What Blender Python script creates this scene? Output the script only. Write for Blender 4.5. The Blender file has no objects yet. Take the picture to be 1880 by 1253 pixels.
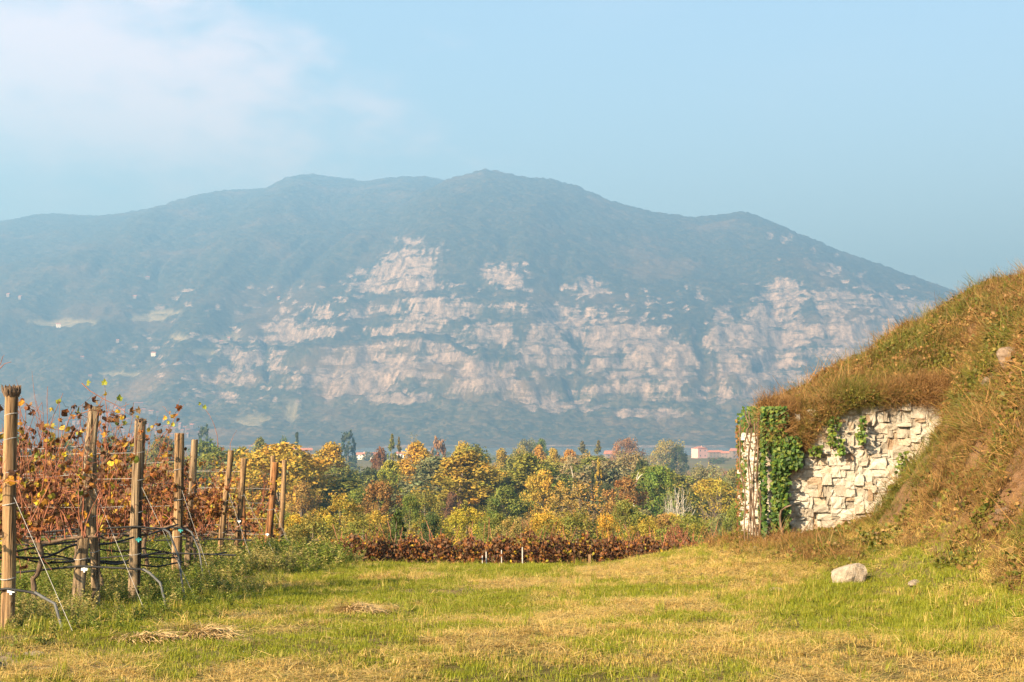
import bpy, math, random
import numpy as np
from mathutils import Vector, Matrix, Euler

random.seed(7)
RNG = np.random.default_rng(7)
SC = bpy.context.scene
COL = SC.collection
R = math.radians

# ------------------------------------------------------------------ camera
FPX = 2611.0            # focal length in pixels of the 1880 px wide photograph
HOR = 795.0             # eye-level row in the photograph
CAMZ = 1.6
cam_d = bpy.data.cameras.new("camera")
cam_d.sensor_width = 36.0
cam_d.lens = 36.0 * FPX / 1880.0
cam_d.clip_start = 0.1
cam_d.clip_end = 40000
cam = bpy.data.objects.new("camera", cam_d)
COL.objects.link(cam)
cam.location = (0, 0, CAMZ)
PITCH = math.atan((HOR - 626.5) / FPX)
cam.rotation_euler = (math.pi / 2 + PITCH, 0, 0)
SC.camera = cam

def at(px, py, d):
    """photograph pixel at depth d (metres along +Y) -> world point"""
    return Vector(((px - 940.0) / FPX * d, d, CAMZ - (py - HOR) / FPX * d))

# ------------------------------------------------------------------ sky, sun, exposure
SUN_EL = R(27)
SUN_AZ = R(180 + 44)      # clockwise from +Y: behind the camera, to the left
sun_dir = Vector((math.sin(SUN_AZ) * math.cos(SUN_EL), math.cos(SUN_AZ) * math.cos(SUN_EL), math.sin(SUN_EL)))
world = bpy.data.worlds.new("World")
SC.world = world
world.use_nodes = True
wt = world.node_tree
wt.nodes.clear()
wo = wt.nodes.new("ShaderNodeOutputWorld")
bg = wt.nodes.new("ShaderNodeBackground")
sky = wt.nodes.new("ShaderNodeTexSky")
sky.sky_type = 'NISHITA'
sky.sun_disc = False
sky.sun_elevation = SUN_EL
sky.sun_rotation = SUN_AZ
sky.altitude = 200
sky.air_density = 1.0
sky.dust_density = 2.0
sky.ozone_density = 0.0
bg.inputs['Strength'].default_value = 0.05
wt.links.new(bg.outputs[0], wo.inputs['Surface'])

def wmath(op, a, b=None, c=None, clamp=False):
    n = wt.nodes.new("ShaderNodeMath"); n.operation = op; n.use_clamp = clamp
    for i, v in enumerate((a, b, c)):
        if v is None: continue
        if isinstance(v, (int, float)): n.inputs[i].default_value = v
        else: wt.links.new(v, n.inputs[i])
    return n.outputs[0]

def wsmooth(v, lo, hi):
    n = wt.nodes.new("ShaderNodeMapRange"); n.interpolation_type = 'SMOOTHSTEP'
    wt.links.new(v, n.inputs[0])
    n.inputs[1].default_value = lo; n.inputs[2].default_value = hi
    return n.outputs[0]

# soft clouds: direction projected on a flat layer high above, so they go on over the whole sky
tc = wt.nodes.new("ShaderNodeTexCoord")
sep = wt.nodes.new("ShaderNodeSeparateXYZ")
wt.links.new(tc.outputs['Generated'], sep.inputs[0])
az = wmath('ARCTAN2', sep.outputs[0], sep.outputs[1])
el = wmath('ARCSINE', sep.outputs[2])
comb = wt.nodes.new("ShaderNodeCombineXYZ")
wt.links.new(az, comb.inputs[0]); wt.links.new(wmath('MULTIPLY', el, 1.9), comb.inputs[1])
n1 = wt.nodes.new("ShaderNodeTexNoise"); n1.inputs['Scale'].default_value = 13.0; n1.inputs['Detail'].default_value = 6.0
n1.inputs['Roughness'].default_value = 0.55
wt.links.new(comb.outputs[0], n1.inputs['Vector'])
# one drifting bank of cloud to the left and above the mountain
ea = wmath('MULTIPLY', wmath('ADD', az, 0.30), 1 / 0.195)
ee = wmath('MULTIPLY', wmath('SUBTRACT', el, 0.232), 1 / 0.080)
slope = wmath('ADD', ee, wmath('MULTIPLY', ea, 0.42))
rr = wmath('SQRT', wmath('ADD', wmath('MULTIPLY', ea, ea), wmath('MULTIPLY', slope, slope)))
body = wmath('SUBTRACT', wmath('SUBTRACT', 1.35, rr), wmath('MULTIPLY', wmath('SUBTRACT', 0.5, n1.outputs['Fac']), 2.6))
top_sharp = wsmooth(body, -0.1, 1.15)
fade_low = wsmooth(slope, -1.9, 0.3)
cl = wmath('MULTIPLY', top_sharp, fade_low)
n2 = wt.nodes.new("ShaderNodeTexNoise"); n2.inputs['Scale'].default_value = 2.4; n2.inputs['Detail'].default_value = 5.0
wt.links.new(comb.outputs[0], n2.inputs['Vector'])
thin = wmath('MULTIPLY', wsmooth(n2.outputs['Fac'], 0.52, 0.8), 0.25)
cloud_f = wmath('MULTIPLY', wmath('MAXIMUM', cl, thin), 0.27, clamp=True)
mixc = wt.nodes.new("ShaderNodeMix"); mixc.data_type = 'RGBA'
wt.links.new(cloud_f, mixc.inputs[0])
wt.links.new(sky.outputs[0], mixc.inputs[6])
mixc.inputs[7].default_value = (15.0, 8.8, 7.0, 1)
wt.links.new(mixc.outputs[2], bg.inputs['Color'])

sd = bpy.data.lights.new("sun", 'SUN')
sd.energy = 5.0
sd.angle = R(0.6)
sd.color = (1.0, 0.87, 0.66)
sun = bpy.data.objects.new("sun", sd)
COL.objects.link(sun)
sun.rotation_euler = sun_dir.to_track_quat('Z', 'Y').to_euler()

SC.view_settings.view_transform = 'Standard'
SC.view_settings.look = 'None'
SC.view_settings.exposure = 2.55
SC.view_settings.gamma = 1
SC.view_settings.use_curve_mapping = False
SC.render.engine = 'CYCLES'
SC.cycles.max_bounces = 5
SC.cycles.diffuse_bounces = 3
SC.cycles.glossy_bounces = 2
SC.cycles.transmission_bounces = 3
SC.cycles.volume_bounces = 0
SC.cycles.use_denoising = True
SC.cycles.caustics_reflective = False
SC.cycles.caustics_refractive = False

HAZE_DENSITY = 3.6e-4
HAZE_COLOR = (0.262, 0.54, 0.90, 1)

# ------------------------------------------------------------------ numpy noise
def _hash(ix, iy, seed):
    h = (ix.astype(np.int64) * 374761393 + iy.astype(np.int64) * 668265263 + seed * 1442695041) & 0x7fffffff
    h = ((h ^ (h >> 13)) * 1274126177) & 0x7fffffff
    h = ((h ^ (h >> 16)) * 1103515245) & 0x7fffffff
    return (h & 0xffffff) / float(0xffffff)

def vn(x, y, seed=0):
    x = np.asarray(x, float); y = np.asarray(y, float)
    ix = np.floor(x); iy = np.floor(y)
    fx = x - ix; fy = y - iy
    fx = fx * fx * fx * (fx * (fx * 6 - 15) + 10); fy = fy * fy * fy * (fy * (fy * 6 - 15) + 10)
    a = _hash(ix, iy, seed); b = _hash(ix + 1, iy, seed)
    c = _hash(ix, iy + 1, seed); d = _hash(ix + 1, iy + 1, seed)
    return (a + (b - a) * fx) * (1 - fy) + (c + (d - c) * fx) * fy

def fbm(x, y, seed=0, oct=4, gain=0.5):
    s = 0.0; a = 1.0; t = 0.0
    for o in range(oct):
        s = s + a * vn(x * 2 ** o + 17.3 * o, y * 2 ** o - 9.1 * o, seed + o * 31)
        t += a; a *= gain
    return s / t          # 0..1

def sst(v, lo, hi):
    t = np.clip((np.asarray(v, float) - lo) / (hi - lo), 0, 1)
    return t * t * (3 - 2 * t)

# ------------------------------------------------------------------ mesh helpers
class MB:
    """collects verts / polygons (+ a colour per vertex) and links them as ONE mesh object"""
    def __init__(self):
        self.v = []; self.f = []; self.c = []; self.n = 0; self.hascol = False
    def add(self, verts, faces, col=None):
        verts = np.asarray(verts, float).reshape(-1, 3)
        self.v.append(verts)
        faces = np.asarray(faces, int)
        self.f.append(faces + self.n)
        if col is None:
            c = np.ones((len(verts), 3))
        else:
            c = np.broadcast_to(np.asarray(col, float), (len(verts), 3)); self.hascol = True
        self.c.append(c)
        self.n += len(verts)
        return self
    def mesh(self, name, smooth=False, extra=None):
        me = bpy.data.meshes.new(name)
        v = np.concatenate(self.v) if self.v else np.zeros((0, 3))
        me.vertices.add(len(v)); me.vertices.foreach_set("co", v.astype(np.float32).ravel())
        tot = []; lp = []
        for f in self.f:
            if len(f) == 0: continue
            tot.append(np.full(len(f), f.shape[1])); lp.append(f.ravel())
        if tot:
            tot = np.concatenate(tot); lp = np.concatenate(lp)
            me.loops.add(len(lp)); me.loops.foreach_set("vertex_index", lp.astype(np.int32))
            me.polygons.add(len(tot))
            st = np.concatenate([[0], np.cumsum(tot)[:-1]])
            me.polygons.foreach_set("loop_start", st.astype(np.int32))
            me.polygons.foreach_set("use_smooth", np.full(len(tot), smooth, bool))
        if self.hascol:
            a = me.attributes.new("col", 'FLOAT_COLOR', 'POINT')
            c = np.concatenate(self.c)
            a.data.foreach_set("color", np.concatenate([c, np.ones((len(c), 1))], 1).astype(np.float32).ravel())
        for k, arr in (extra or {}).items():
            a = me.attributes.new(k, 'FLOAT', 'POINT'); a.data.foreach_set("value", np.asarray(arr, np.float32))
        me.update(calc_edges=True)
        me.validate()
        return me
    def build(self, name, mat=None, parent=None, smooth=False, extra=None):
        me = self.mesh(name, smooth, extra)
        if mat: me.materials.append(mat)
        return link(name, me, parent)

def link(name, data, parent=None):
    o = bpy.data.objects.new(name, data)
    COL.objects.link(o)
    if parent is not None: o.parent = parent
    return o

def empty(name, loc=(0, 0, 0), rz=0.0):
    o = bpy.data.objects.new(name, None)
    o.empty_display_size = 0.1
    COL.objects.link(o); o.location = loc; o.rotation_euler = (0, 0, rz)
    return o

def tag(o, label=None, cat=None, group=None, kind=None):
    if label: o["label"] = label
    if cat: o["category"] = cat
    if group: o["group"] = group
    if kind: o["kind"] = kind
    return o

def box(x0, x1, y0, y1, z0, z1):
    v = [(x0, y0, z0), (x1, y0, z0), (x1, y1, z0), (x0, y1, z0), (x0, y0, z1), (x1, y0, z1), (x1, y1, z1), (x0, y1, z1)]
    f = [(0, 3, 2, 1), (4, 5, 6, 7), (0, 1, 5, 4), (1, 2, 6, 5), (2, 3, 7, 6), (3, 0, 4, 7)]
    return v, f

def tube(pts, rad, sides=6, caps=True):
    pts = [Vector(p) for p in pts]
    n = len(pts)
    if not hasattr(rad, '__len__'): rad = [rad] * n
    V = []
    ref = Vector((0.31, 0.17, 0.93))
    for i, p in enumerate(pts):
        t = (pts[min(i + 1, n - 1)] - pts[max(i - 1, 0)])
        if t.length < 1e-9: t = Vector((0, 0, 1))
        t.normalize()
        if abs(t.dot(ref)) > 0.95: rf = Vector((0.9, 0.3, 0.1))
        else: rf = ref
        a = t.cross(rf).normalized(); b = t.cross(a)
        for k in range(sides):
            th = 2 * math.pi * k / sides
            V.append(p + (a * math.cos(th) + b * math.sin(th)) * rad[i])
    F = []
    for i in range(n - 1):
        for k in range(sides):
            k2 = (k + 1) % sides
            F.append((i * sides + k, i * sides + k2, (i + 1) * sides + k2, (i + 1) * sides + k))
    return [tuple(v) for v in V], F

def wobble(a, b, n, amp, rnd=random, sag=0.0):
    a = Vector(a); b = Vector(b); out = []
    ph = [rnd.uniform(0, 6.28) for _ in range(6)]
    for i in range(n):
        t = i / (n - 1)
        e = math.sin(math.pi * t) ** 0.7 if 0 < t < 1 else 0
        o = Vector((math.sin(t * 7 + ph[0]) + 0.5 * math.sin(t * 15 + ph[1]),
                    math.sin(t * 6 + ph[2]) + 0.5 * math.sin(t * 13 + ph[3]),
                    math.sin(t * 8 + ph[4]) + 0.5 * math.sin(t * 17 + ph[5]))) * amp * e
        p = a.lerp(b, t) + o
        p.z -= sag * 4 * t * (1 - t)
        out.append(p)
    return out

# ------------------------------------------------------------------ materials
def new_mat(name):
    m = bpy.data.materials.new(name); m.use_nodes = True
    nt = m.node_tree; nt.nodes.clear()
    out = nt.nodes.new("ShaderNodeOutputMaterial")
    return m, nt, out

class NT:
    def __init__(self, nt): self.nt = nt
    def n(self, t, **kw):
        x = self.nt.nodes.new(t)
        for k, v in kw.items(): setattr(x, k, v)
        return x
    def l(self, a, b): self.nt.links.new(a, b)
    def math(self, op, a, b=None, clamp=False):
        x = self.n("ShaderNodeMath", operation=op, use_clamp=clamp)
        for i, v in enumerate((a, b)):
            if v is None: continue
            if isinstance(v, (int, float)): x.inputs[i].default_value = v
            else: self.l(v, x.inputs[i])
        return x.outputs[0]
    def mix(self, f, a, b, mode='MIX'):
        x = self.n("ShaderNodeMix", data_type='RGBA', blend_type=mode)
        for i, v in ((0, f), (6, a), (7, b)):
            if isinstance(v, (int, float)): x.inputs[i].default_value = v
            elif isinstance(v, tuple): x.inputs[i].default_value = (*v, 1) if len(v) == 3 else v
            else: self.l(v, x.inputs[i])
        return x.outputs[2]
    def noise(self, scale, detail=4, rough=0.55, vec=None, mapscale=None):
        x = self.n("ShaderNodeTexNoise"); x.inputs['Scale'].default_value = scale
        x.inputs['Detail'].default_value = detail; x.inputs['Roughness'].default_value = rough
        if vec is not None:
            if mapscale:
                mp = self.n("ShaderNodeMapping"); mp.inputs['Scale'].default_value = mapscale
                self.l(vec, mp.inputs[0]); vec = mp.outputs[0]
            self.l(vec, x.inputs['Vector'])
        return x.outputs['Fac']
    def ramp(self, f, stops):
        x = self.n("ShaderNodeValToRGB")
        cr = x.color_ramp
        while len(cr.elements) < len(stops): cr.elements.new(0.5)
        for e, (p, c) in zip(cr.elements, stops):
            e.position = p; e.color = (*c, 1)
        self.l(f, x.inputs[0]); return x.outputs[0]
    def smooth(self, v, lo, hi):
        x = self.n("ShaderNodeMapRange", interpolation_type='SMOOTHSTEP')
        self.l(v, x.inputs[0]); x.inputs[1].default_value = lo; x.inputs[2].default_value = hi
        return x.outputs[0]
    def bump(self, h, strength, dist):
        x = self.n("ShaderNodeBump"); x.inputs['Strength'].default_value = strength; x.inputs['Distance'].default_value = dist
        self.l(h, x.inputs['Height']); return x.outputs[0]

def principled(g, out, col, rough=0.9, normal=None, spec=0.2):
    p = g.n("ShaderNodeBsdfPrincipled")
    if isinstance(col, tuple): p.inputs['Base Color'].default_value = (*col, 1)
    else: g.l(col, p.inputs['Base Color'])
    if isinstance(rough, (int, float)): p.inputs['Roughness'].default_value = rough
    else: g.l(rough, p.inputs['Roughness'])
    p.inputs['Specular IOR Level'].default_value = spec
    if normal is not None: g.l(normal, p.inputs['Normal'])
    g.l(p.outputs[0], out.inputs['Surface'])
    return p

def leafy(g, out, col, transl=0.35, rough=0.6, spec=0.15):
    d = g.n("ShaderNodeBsdfPrincipled"); g.l(col, d.inputs['Base Color'])
    d.inputs['Roughness'].default_value = rough; d.inputs['Specular IOR Level'].default_value = spec
    t = g.n("ShaderNodeBsdfTranslucent"); g.l(col, t.inputs[0])
    m = g.n("ShaderNodeMixShader"); m.inputs[0].default_value = transl
    g.l(d.outputs[0], m.inputs[1]); g.l(t.outputs[0], m.inputs[2]); g.l(m.outputs[0], out.inputs['Surface'])

def obj_coord(g): return g.n("ShaderNodeTexCoord").outputs['Object']
def attr(g, name, t='GEOMETRY', out='Color'):
    a = g.n("ShaderNodeAttribute"); a.attribute_name = name; a.attribute_type = t
    return a.outputs[out]

M = {}
# foliage tinted by the object's own colour, varied leaf by leaf
m, nt, out = new_mat("foliage"); g = NT(nt)
oi = g.n("ShaderNodeObjectInfo")
leafy(g, out, g.mix(1.0, attr(g, "col"), oi.outputs['Color'], 'MULTIPLY'), 0.28, 0.65, 0.12); M['foliage'] = m
m, nt, out = new_mat("vine_leaf"); g = NT(nt)
oi = g.n("ShaderNodeObjectInfo")
c = g.mix(1.0, attr(g, "col"), oi.outputs['Color'], 'MULTIPLY')
f = g.noise(55, 3, 0.6, obj_coord(g))
c = g.mix(g.smooth(f, 0.50, 0.72), c, (0.12, 0.045, 0.015))
leafy(g, out, c, 0.35, 0.55, 0.2); M['vine_leaf'] = m
m, nt, out = new_mat("ivy_leaf"); g = NT(nt)
leafy(g, out, attr(g, "col"), 0.2, 0.55, 0.2); M['ivy_leaf'] = m

def simple(name, colA, colB, scale, rough=0.85, mapscale=None, bump=None, spec=0.2):
    m, nt, out = new_mat(name); g = NT(nt)
    oc = obj_coord(g)
    f = g.noise(scale, 5, 0.6, oc, mapscale)
    c = g.ramp(f, [(0.3, colA), (0.7, colB)])
    nrm = g.bump(f, bump[0], bump[1]) if bump else None
    principled(g, out, c, rough, nrm, spec); M[name] = m
    return m
simple("bark", (0.10, 0.07, 0.045), (0.24, 0.18, 0.12), 3.0, mapscale=(2, 2, 0.5))
simple("pale_bark", (0.26, 0.22, 0.17), (0.46, 0.41, 0.33), 2.0, mapscale=(2, 2, 0.4))
simple("cane", (0.12, 0.045, 0.028), (0.33, 0.125, 0.062), 9.0, 0.7)
simple("vine_trunk", (0.055, 0.035, 0.022), (0.19, 0.125, 0.08), 16.0, 0.95, (1, 1, 0.25), (0.8, 0.02))
simple("hose", (0.010, 0.010, 0.011), (0.028, 0.027, 0.026), 6.0, 0.6, spec=0.15)
simple("grey_sleeve", (0.05, 0.05, 0.048), (0.12, 0.115, 0.105), 8.0, 0.6)
simple("steel_wire", (0.22, 0.20, 0.18), (0.40, 0.37, 0.33), 4.0, 0.45, spec=0.5)
simple("white_plastic", (0.70, 0.70, 0.68), (0.80, 0.80, 0.78), 8.0, 0.4)
simple("teal_plastic", (0.03, 0.22, 0.22), (0.06, 0.34, 0.33), 8.0, 0.4)
simple("concrete", (0.30, 0.28, 0.25), (0.46, 0.43, 0.38), 9.0, 0.9)
simple("pink_plaster", (0.58, 0.32, 0.27), (0.66, 0.38, 0.32), 0.4)
simple("cream_plaster", (0.58, 0.50, 0.40), (0.70, 0.62, 0.52), 0.3)
simple("white_plaster", (0.70, 0.68, 0.64), (0.80, 0.78, 0.74), 0.3)
simple("far_plaster", (0.14, 0.105, 0.085), (0.22, 0.17, 0.135), 0.3)
simple("roof_tile", (0.30, 0.11, 0.07), (0.42, 0.18, 0.11), 0.9, mapscale=(1, 1, 3))
simple("dark_opening", (0.035, 0.035, 0.04), (0.06, 0.055, 0.05), 1.0, 0.3, spec=0.5)
simple("twig", (0.16, 0.10, 0.055), (0.33, 0.23, 0.13), 5.0)

# weathered softwood posts
def wood_mat(name, a, b, c):
    m, nt, out = new_mat(name); g = NT(nt)
    oc = obj_coord(g)
    grain = g.noise(34, 6, 0.65, oc, (1, 1, 0.045))
    blot = g.noise(3.2, 4, 0.6, oc, (1, 1, 0.5))
    knots = g.n("ShaderNodeTexVoronoi"); knots.inputs['Scale'].default_value = 6.0
    mp = g.n("ShaderNodeMapping"); mp.inputs['Scale'].default_value = (1, 1, 0.55); g.l(oc, mp.inputs[0]); g.l(mp.outputs[0], knots.inputs['Vector'])
    col = g.ramp(grain, [(0.34, a), (0.52, b), (0.74, c)])
    col = g.mix(g.math('MULTIPLY', g.smooth(blot, 0.5, 0.75), 0.55), col, (0.20, 0.12, 0.065), 'MIX')
    kn = g.smooth(knots.outputs['Distance'], 0.10, 0.03)
    col = g.mix(g.math('MULTIPLY', kn, 0.7), col, (0.06, 0.03, 0.018))
    crk = g.smooth(g.noise(20, 3, 0.5, oc, (1, 1, 0.022)), 0.60, 0.66)
    col = g.mix(g.math('MULTIPLY', crk, 0.85), col, (0.025, 0.015, 0.009))
    h = g.math('SUBTRACT', g.math('ADD', grain, g.math('MULTIPLY', kn, 0.4)), crk)
    principled(g, out, col, 0.88, g.bump(h, 0.9, 0.012), 0.15); M[name] = m
wood_mat("wood_grey", (0.035, 0.024, 0.015), (0.20, 0.138, 0.080), (0.38, 0.275, 0.165))
wood_mat("wood_tan", (0.04, 0.024, 0.013), (0.225, 0.135, 0.066), (0.40, 0.265, 0.135))
wood_mat("wood_red", (0.05, 0.022, 0.010), (0.24, 0.105, 0.04), (0.42, 0.21, 0.085))

# wall and field stones
def stone_mat(name, a, b, c, stain):
    m, nt, out = new_mat(name); g = NT(nt)
    oi = g.n("ShaderNodeObjectInfo")
    oc = obj_coord(g)
    va = g.n("ShaderNodeVectorMath", operation='ADD'); g.l(oc, va.inputs[0])
    sc = g.n("ShaderNodeVectorMath", operation='SCALE'); g.l(oi.outputs['Location'], sc.inputs[0]); sc.inputs[3].default_value = 7.3
    g.l(sc.outputs[0], va.inputs[1])
    v = va.outputs[0]
    big = g.noise(5, 5, 0.6, v)
    flute = g.noise(30, 5, 0.65, v, (1.0, 1.0, 0.28))
    fine = g.noise(90, 3, 0.6, v)
    col = g.ramp(big, [(0.25, a), (0.5, b), (0.75, c)])
    tint = g.ramp(oi.outputs['Random'], [(0.0, (0.62, 0.58, 0.53)), (0.22, (0.85, 0.80, 0.73)), (0.5, (1.0, 0.98, 0.94)), (0.78, (1.08, 1.05, 1.0)), (0.93, (0.88, 0.74, 0.60)), (1.0, (0.62, 0.45, 0.33))])
    col = g.mix(1.0, col, tint, 'MULTIPLY')
    geo = g.n("ShaderNodeNewGeometry").outputs['Position']
    damp = g.noise(1.7, 5, 0.65, geo, (1, 1, 0.35))
    col = g.mix(g.math('MULTIPLY', g.smooth(damp, 0.54, 0.74), 0.4), col, (0.24, 0.185, 0.12))
    col = g.mix(g.math('MULTIPLY', g.smooth(flute, 0.57, 0.72), 0.7), col, stain)
    blk = g.noise(14, 6, 0.7, v)
    col = g.mix(g.math('MULTIPLY', g.smooth(blk, 0.57, 0.66), 0.8), col, (0.10, 0.085, 0.065))
    h = g.math('ADD', flute, g.math('MULTIPLY', fine, 0.35))
    principled(g, out, col, 0.92, g.bump(h, 1.0, 0.035), 0.15); M[name] = m
stone_mat("limestone", (0.46, 0.40, 0.32), (0.63, 0.57, 0.48), (0.75, 0.69, 0.60), (0.36, 0.29, 0.21))
stone_mat("field_stone", (0.30, 0.23, 0.17), (0.46, 0.37, 0.28), (0.58, 0.49, 0.39), (0.24, 0.16, 0.10))
stone_mat("bank_stone", (0.14, 0.095, 0.065), (0.24, 0.17, 0.12), (0.34, 0.255, 0.185), (0.11, 0.07, 0.045))
m, nt, out = new_mat("mortar_core"); g = NT(nt)
oc = obj_coord(g); f = g.noise(9, 6, 0.65, oc)
principled(g, out, g.ramp(f, [(0.3, (0.20, 0.155, 0.10)), (0.7, (0.46, 0.38, 0.28))]), 0.95, g.bump(f, 1.0, 0.05)); M['mortar_core'] = m

# ground: soil, thatch and turf near by, fields farther out
m, nt, out = new_mat("ground"); g = NT(nt)
oc = obj_coord(g)
b1 = g.noise(0.55, 5, 0.6, oc); b2 = g.noise(9, 6, 0.7, oc); b3 = g.noise(60, 4, 0.7, oc)
near = g.mix(g.smooth(b1, 0.40, 0.62), (0.105, 0.088, 0.024), (0.21, 0.155, 0.062))
near = g.mix(g.math('MULTIPLY', g.smooth(b2, 0.45, 0.65), 0.6), near, (0.13, 0.075, 0.036))
bank_c = g.mix(b2, (0.10, 0.052, 0.026), (0.27, 0.155, 0.08))
near = g.mix(attr(g, "bank", out='Fac'), near, bank_c)
soil = g.mix(b2, (0.22, 0.145, 0.085), (0.36, 0.26, 0.17))
near = g.mix(attr(g, "soil", out='Fac'), near, soil)
fl = g.noise(0.012, 4, 0.6, oc)
far = g.ramp(fl, [(0.35, (0.075, 0.075, 0.025)), (0.5, (0.15, 0.11, 0.05)), (0.65, (0.10, 0.105, 0.03))])
col = g.mix(attr(g, "far", out='Fac'), near, far)
principled(g, out, col, 0.97, g.bump(g.math('ADD', b2, b3), 0.8, 0.05), 0.05); M['ground'] = m

# mountain: forest and rock
m, nt, out = new_mat("mountain"); g = NT(nt)
oc = obj_coord(g)
vor = g.n("ShaderNodeTexVoronoi"); vor.inputs['Scale'].default_value = 0.115; g.l(oc, vor.inputs['Vector'])
cell = g.n("ShaderNodeSeparateColor"); g.l(vor.outputs['Color'], cell.inputs[0])
n_for = g.noise(0.016, 4, 0.65, oc); n_big = g.noise(0.0035, 4, 0.6, oc)
tone = g.math('ADD', g.math('MULTIPLY', cell.outputs[0], 0.62), g.math('MULTIPLY', n_for, 0.62))
forest = g.ramp(tone, [(0.25, (0.012, 0.015, 0.009)), (0.55, (0.024, 0.026, 0.014)), (0.74, (0.040, 0.035, 0.018)), (0.95, (0.072, 0.054, 0.027))])
forest = g.mix(g.smooth(n_big, 0.5, 0.7), forest, g.mix(0.4, forest, (0.15, 0.085, 0.038)))
forest = g.mix(g.math('MULTIPLY', attr(g, "low", out='Fac'), 0.75), forest, g.mix(1.0, forest, (2.0, 1.9, 1.9), 'MULTIPLY'))
strata = g.noise(0.0125, 6, 0.72, oc, (0.22, 0.22, 3.0))
crack = g.noise(0.05, 6, 0.72, oc, (1, 1, 0.14))
ledge = g.noise(0.020, 6, 0.75, oc, (0.38, 0.38, 3.0))
fine = g.noise(0.16, 5, 0.78, oc)
rk_t = g.math('ADD', g.math('MULTIPLY', crack, 0.62), g.math('MULTIPLY', fine, 0.38))
rk = g.ramp(rk_t, [(0.38, (0.045, 0.035, 0.025)), (0.47, (0.175, 0.122, 0.088)), (0.55, (0.325, 0.228, 0.168)), (0.66, (0.48, 0.355, 0.27))])
f = g.math('ADD', attr(g, "rock", out='Fac'), g.math('ADD', g.math('MULTIPLY', g.math('SUBTRACT', strata, 0.5), 2.6), g.math('MULTIPLY', g.math('SUBTRACT', fine, 0.5), 1.2)))
f = g.math('MULTIPLY', g.smooth(f, 0.05, 0.48), g.smooth(attr(g, "rock", out='Fac'), 0.03, 0.16))
f = g.math('MULTIPLY', f, g.smooth(ledge, 0.35, 0.47))
col = g.mix(g.math('MULTIPLY', f, 0.85), forest, rk)
col = g.mix(attr(g, "meadow", out='Fac'), col, (0.27, 0.21, 0.11))
principled(g, out, col, 0.95, g.bump(g.math('ADD', crack, g.math('MULTIPLY', vor.outputs['Distance'], -0.05)), 0.6, 7.0), 0.05); M['mountain'] = m

m, nt, out = new_mat("water"); g = NT(nt)
wv = g.noise(0.06, 4, 0.6, obj_coord(g), (0.3, 1, 1))
p = principled(g, out, (0.10, 0.16, 0.19), 0.16, g.bump(wv, 0.25, 0.6), 0.5); M['water'] = m

# grass / straw / weeds scattered by geometry nodes: "dry" comes from the scatter point
def grass_mat(name, ga, gb, sa, sb, tr=0.3):
    m, nt, out = new_mat(name); g = NT(nt)
    col = attr(g, "col"); sp = g.n("ShaderNodeSeparateColor"); g.l(col, sp.inputs[0])
    dry = attr(g, "dry", 'INSTANCER', 'Fac')
    f = g.math('ADD', g.math('SUBTRACT', g.math('MULTIPLY', dry, 1.5), 0.25), g.math('MULTIPLY', g.math('SUBTRACT', sp.outputs[0], 0.5), 0.9), clamp=False)
    f = g.smooth(f, 0.2, 0.8)
    gc = g.mix(sp.outputs[1], ga, gb); sc2 = g.mix(sp.outputs[1], sa, sb)
    leafy(g, out, g.mix(f, gc, sc2), tr, 0.55, 0.2); M[name] = m
grass_mat("grass", (0.095, 0.125, 0.008), (0.25, 0.24, 0.016), (0.36, 0.215, 0.045), (0.64, 0.44, 0.15))
grass_mat("bank_plants", (0.052, 0.070, 0.010), (0.165, 0.140, 0.018), (0.115, 0.053, 0.019), (0.34, 0.185, 0.058), 0.25)
grass_mat("weed", (0.055, 0.092, 0.012), (0.20, 0.22, 0.025), (0.22, 0.17, 0.04), (0.42, 0.33, 0.12), 0.3)

# ------------------------------------------------------------------ terrain
WALL_Y = 22.0
def wall_left(y): return 3.88 + 0.062 * (y - 22)
def wall_top(x): return np.interp(x, [3.88, 4.3, 4.55, 5.05, 5.55, 6.1, 6.5, 6.9], [1.95, 1.88, 1.86, 2.05, 2.1, 2.16, 2.25, 2.3])
def ridge_z(x): return np.interp(x, [3.9, 4.12, 4.88, 5.36, 6.32, 7.28, 8.14, 9.0, 12, 20], [1.86, 1.93, 2.28, 2.46, 2.92, 3.42, 3.92, 4.36, 5.2, 6.0]) - 0.16

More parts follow.
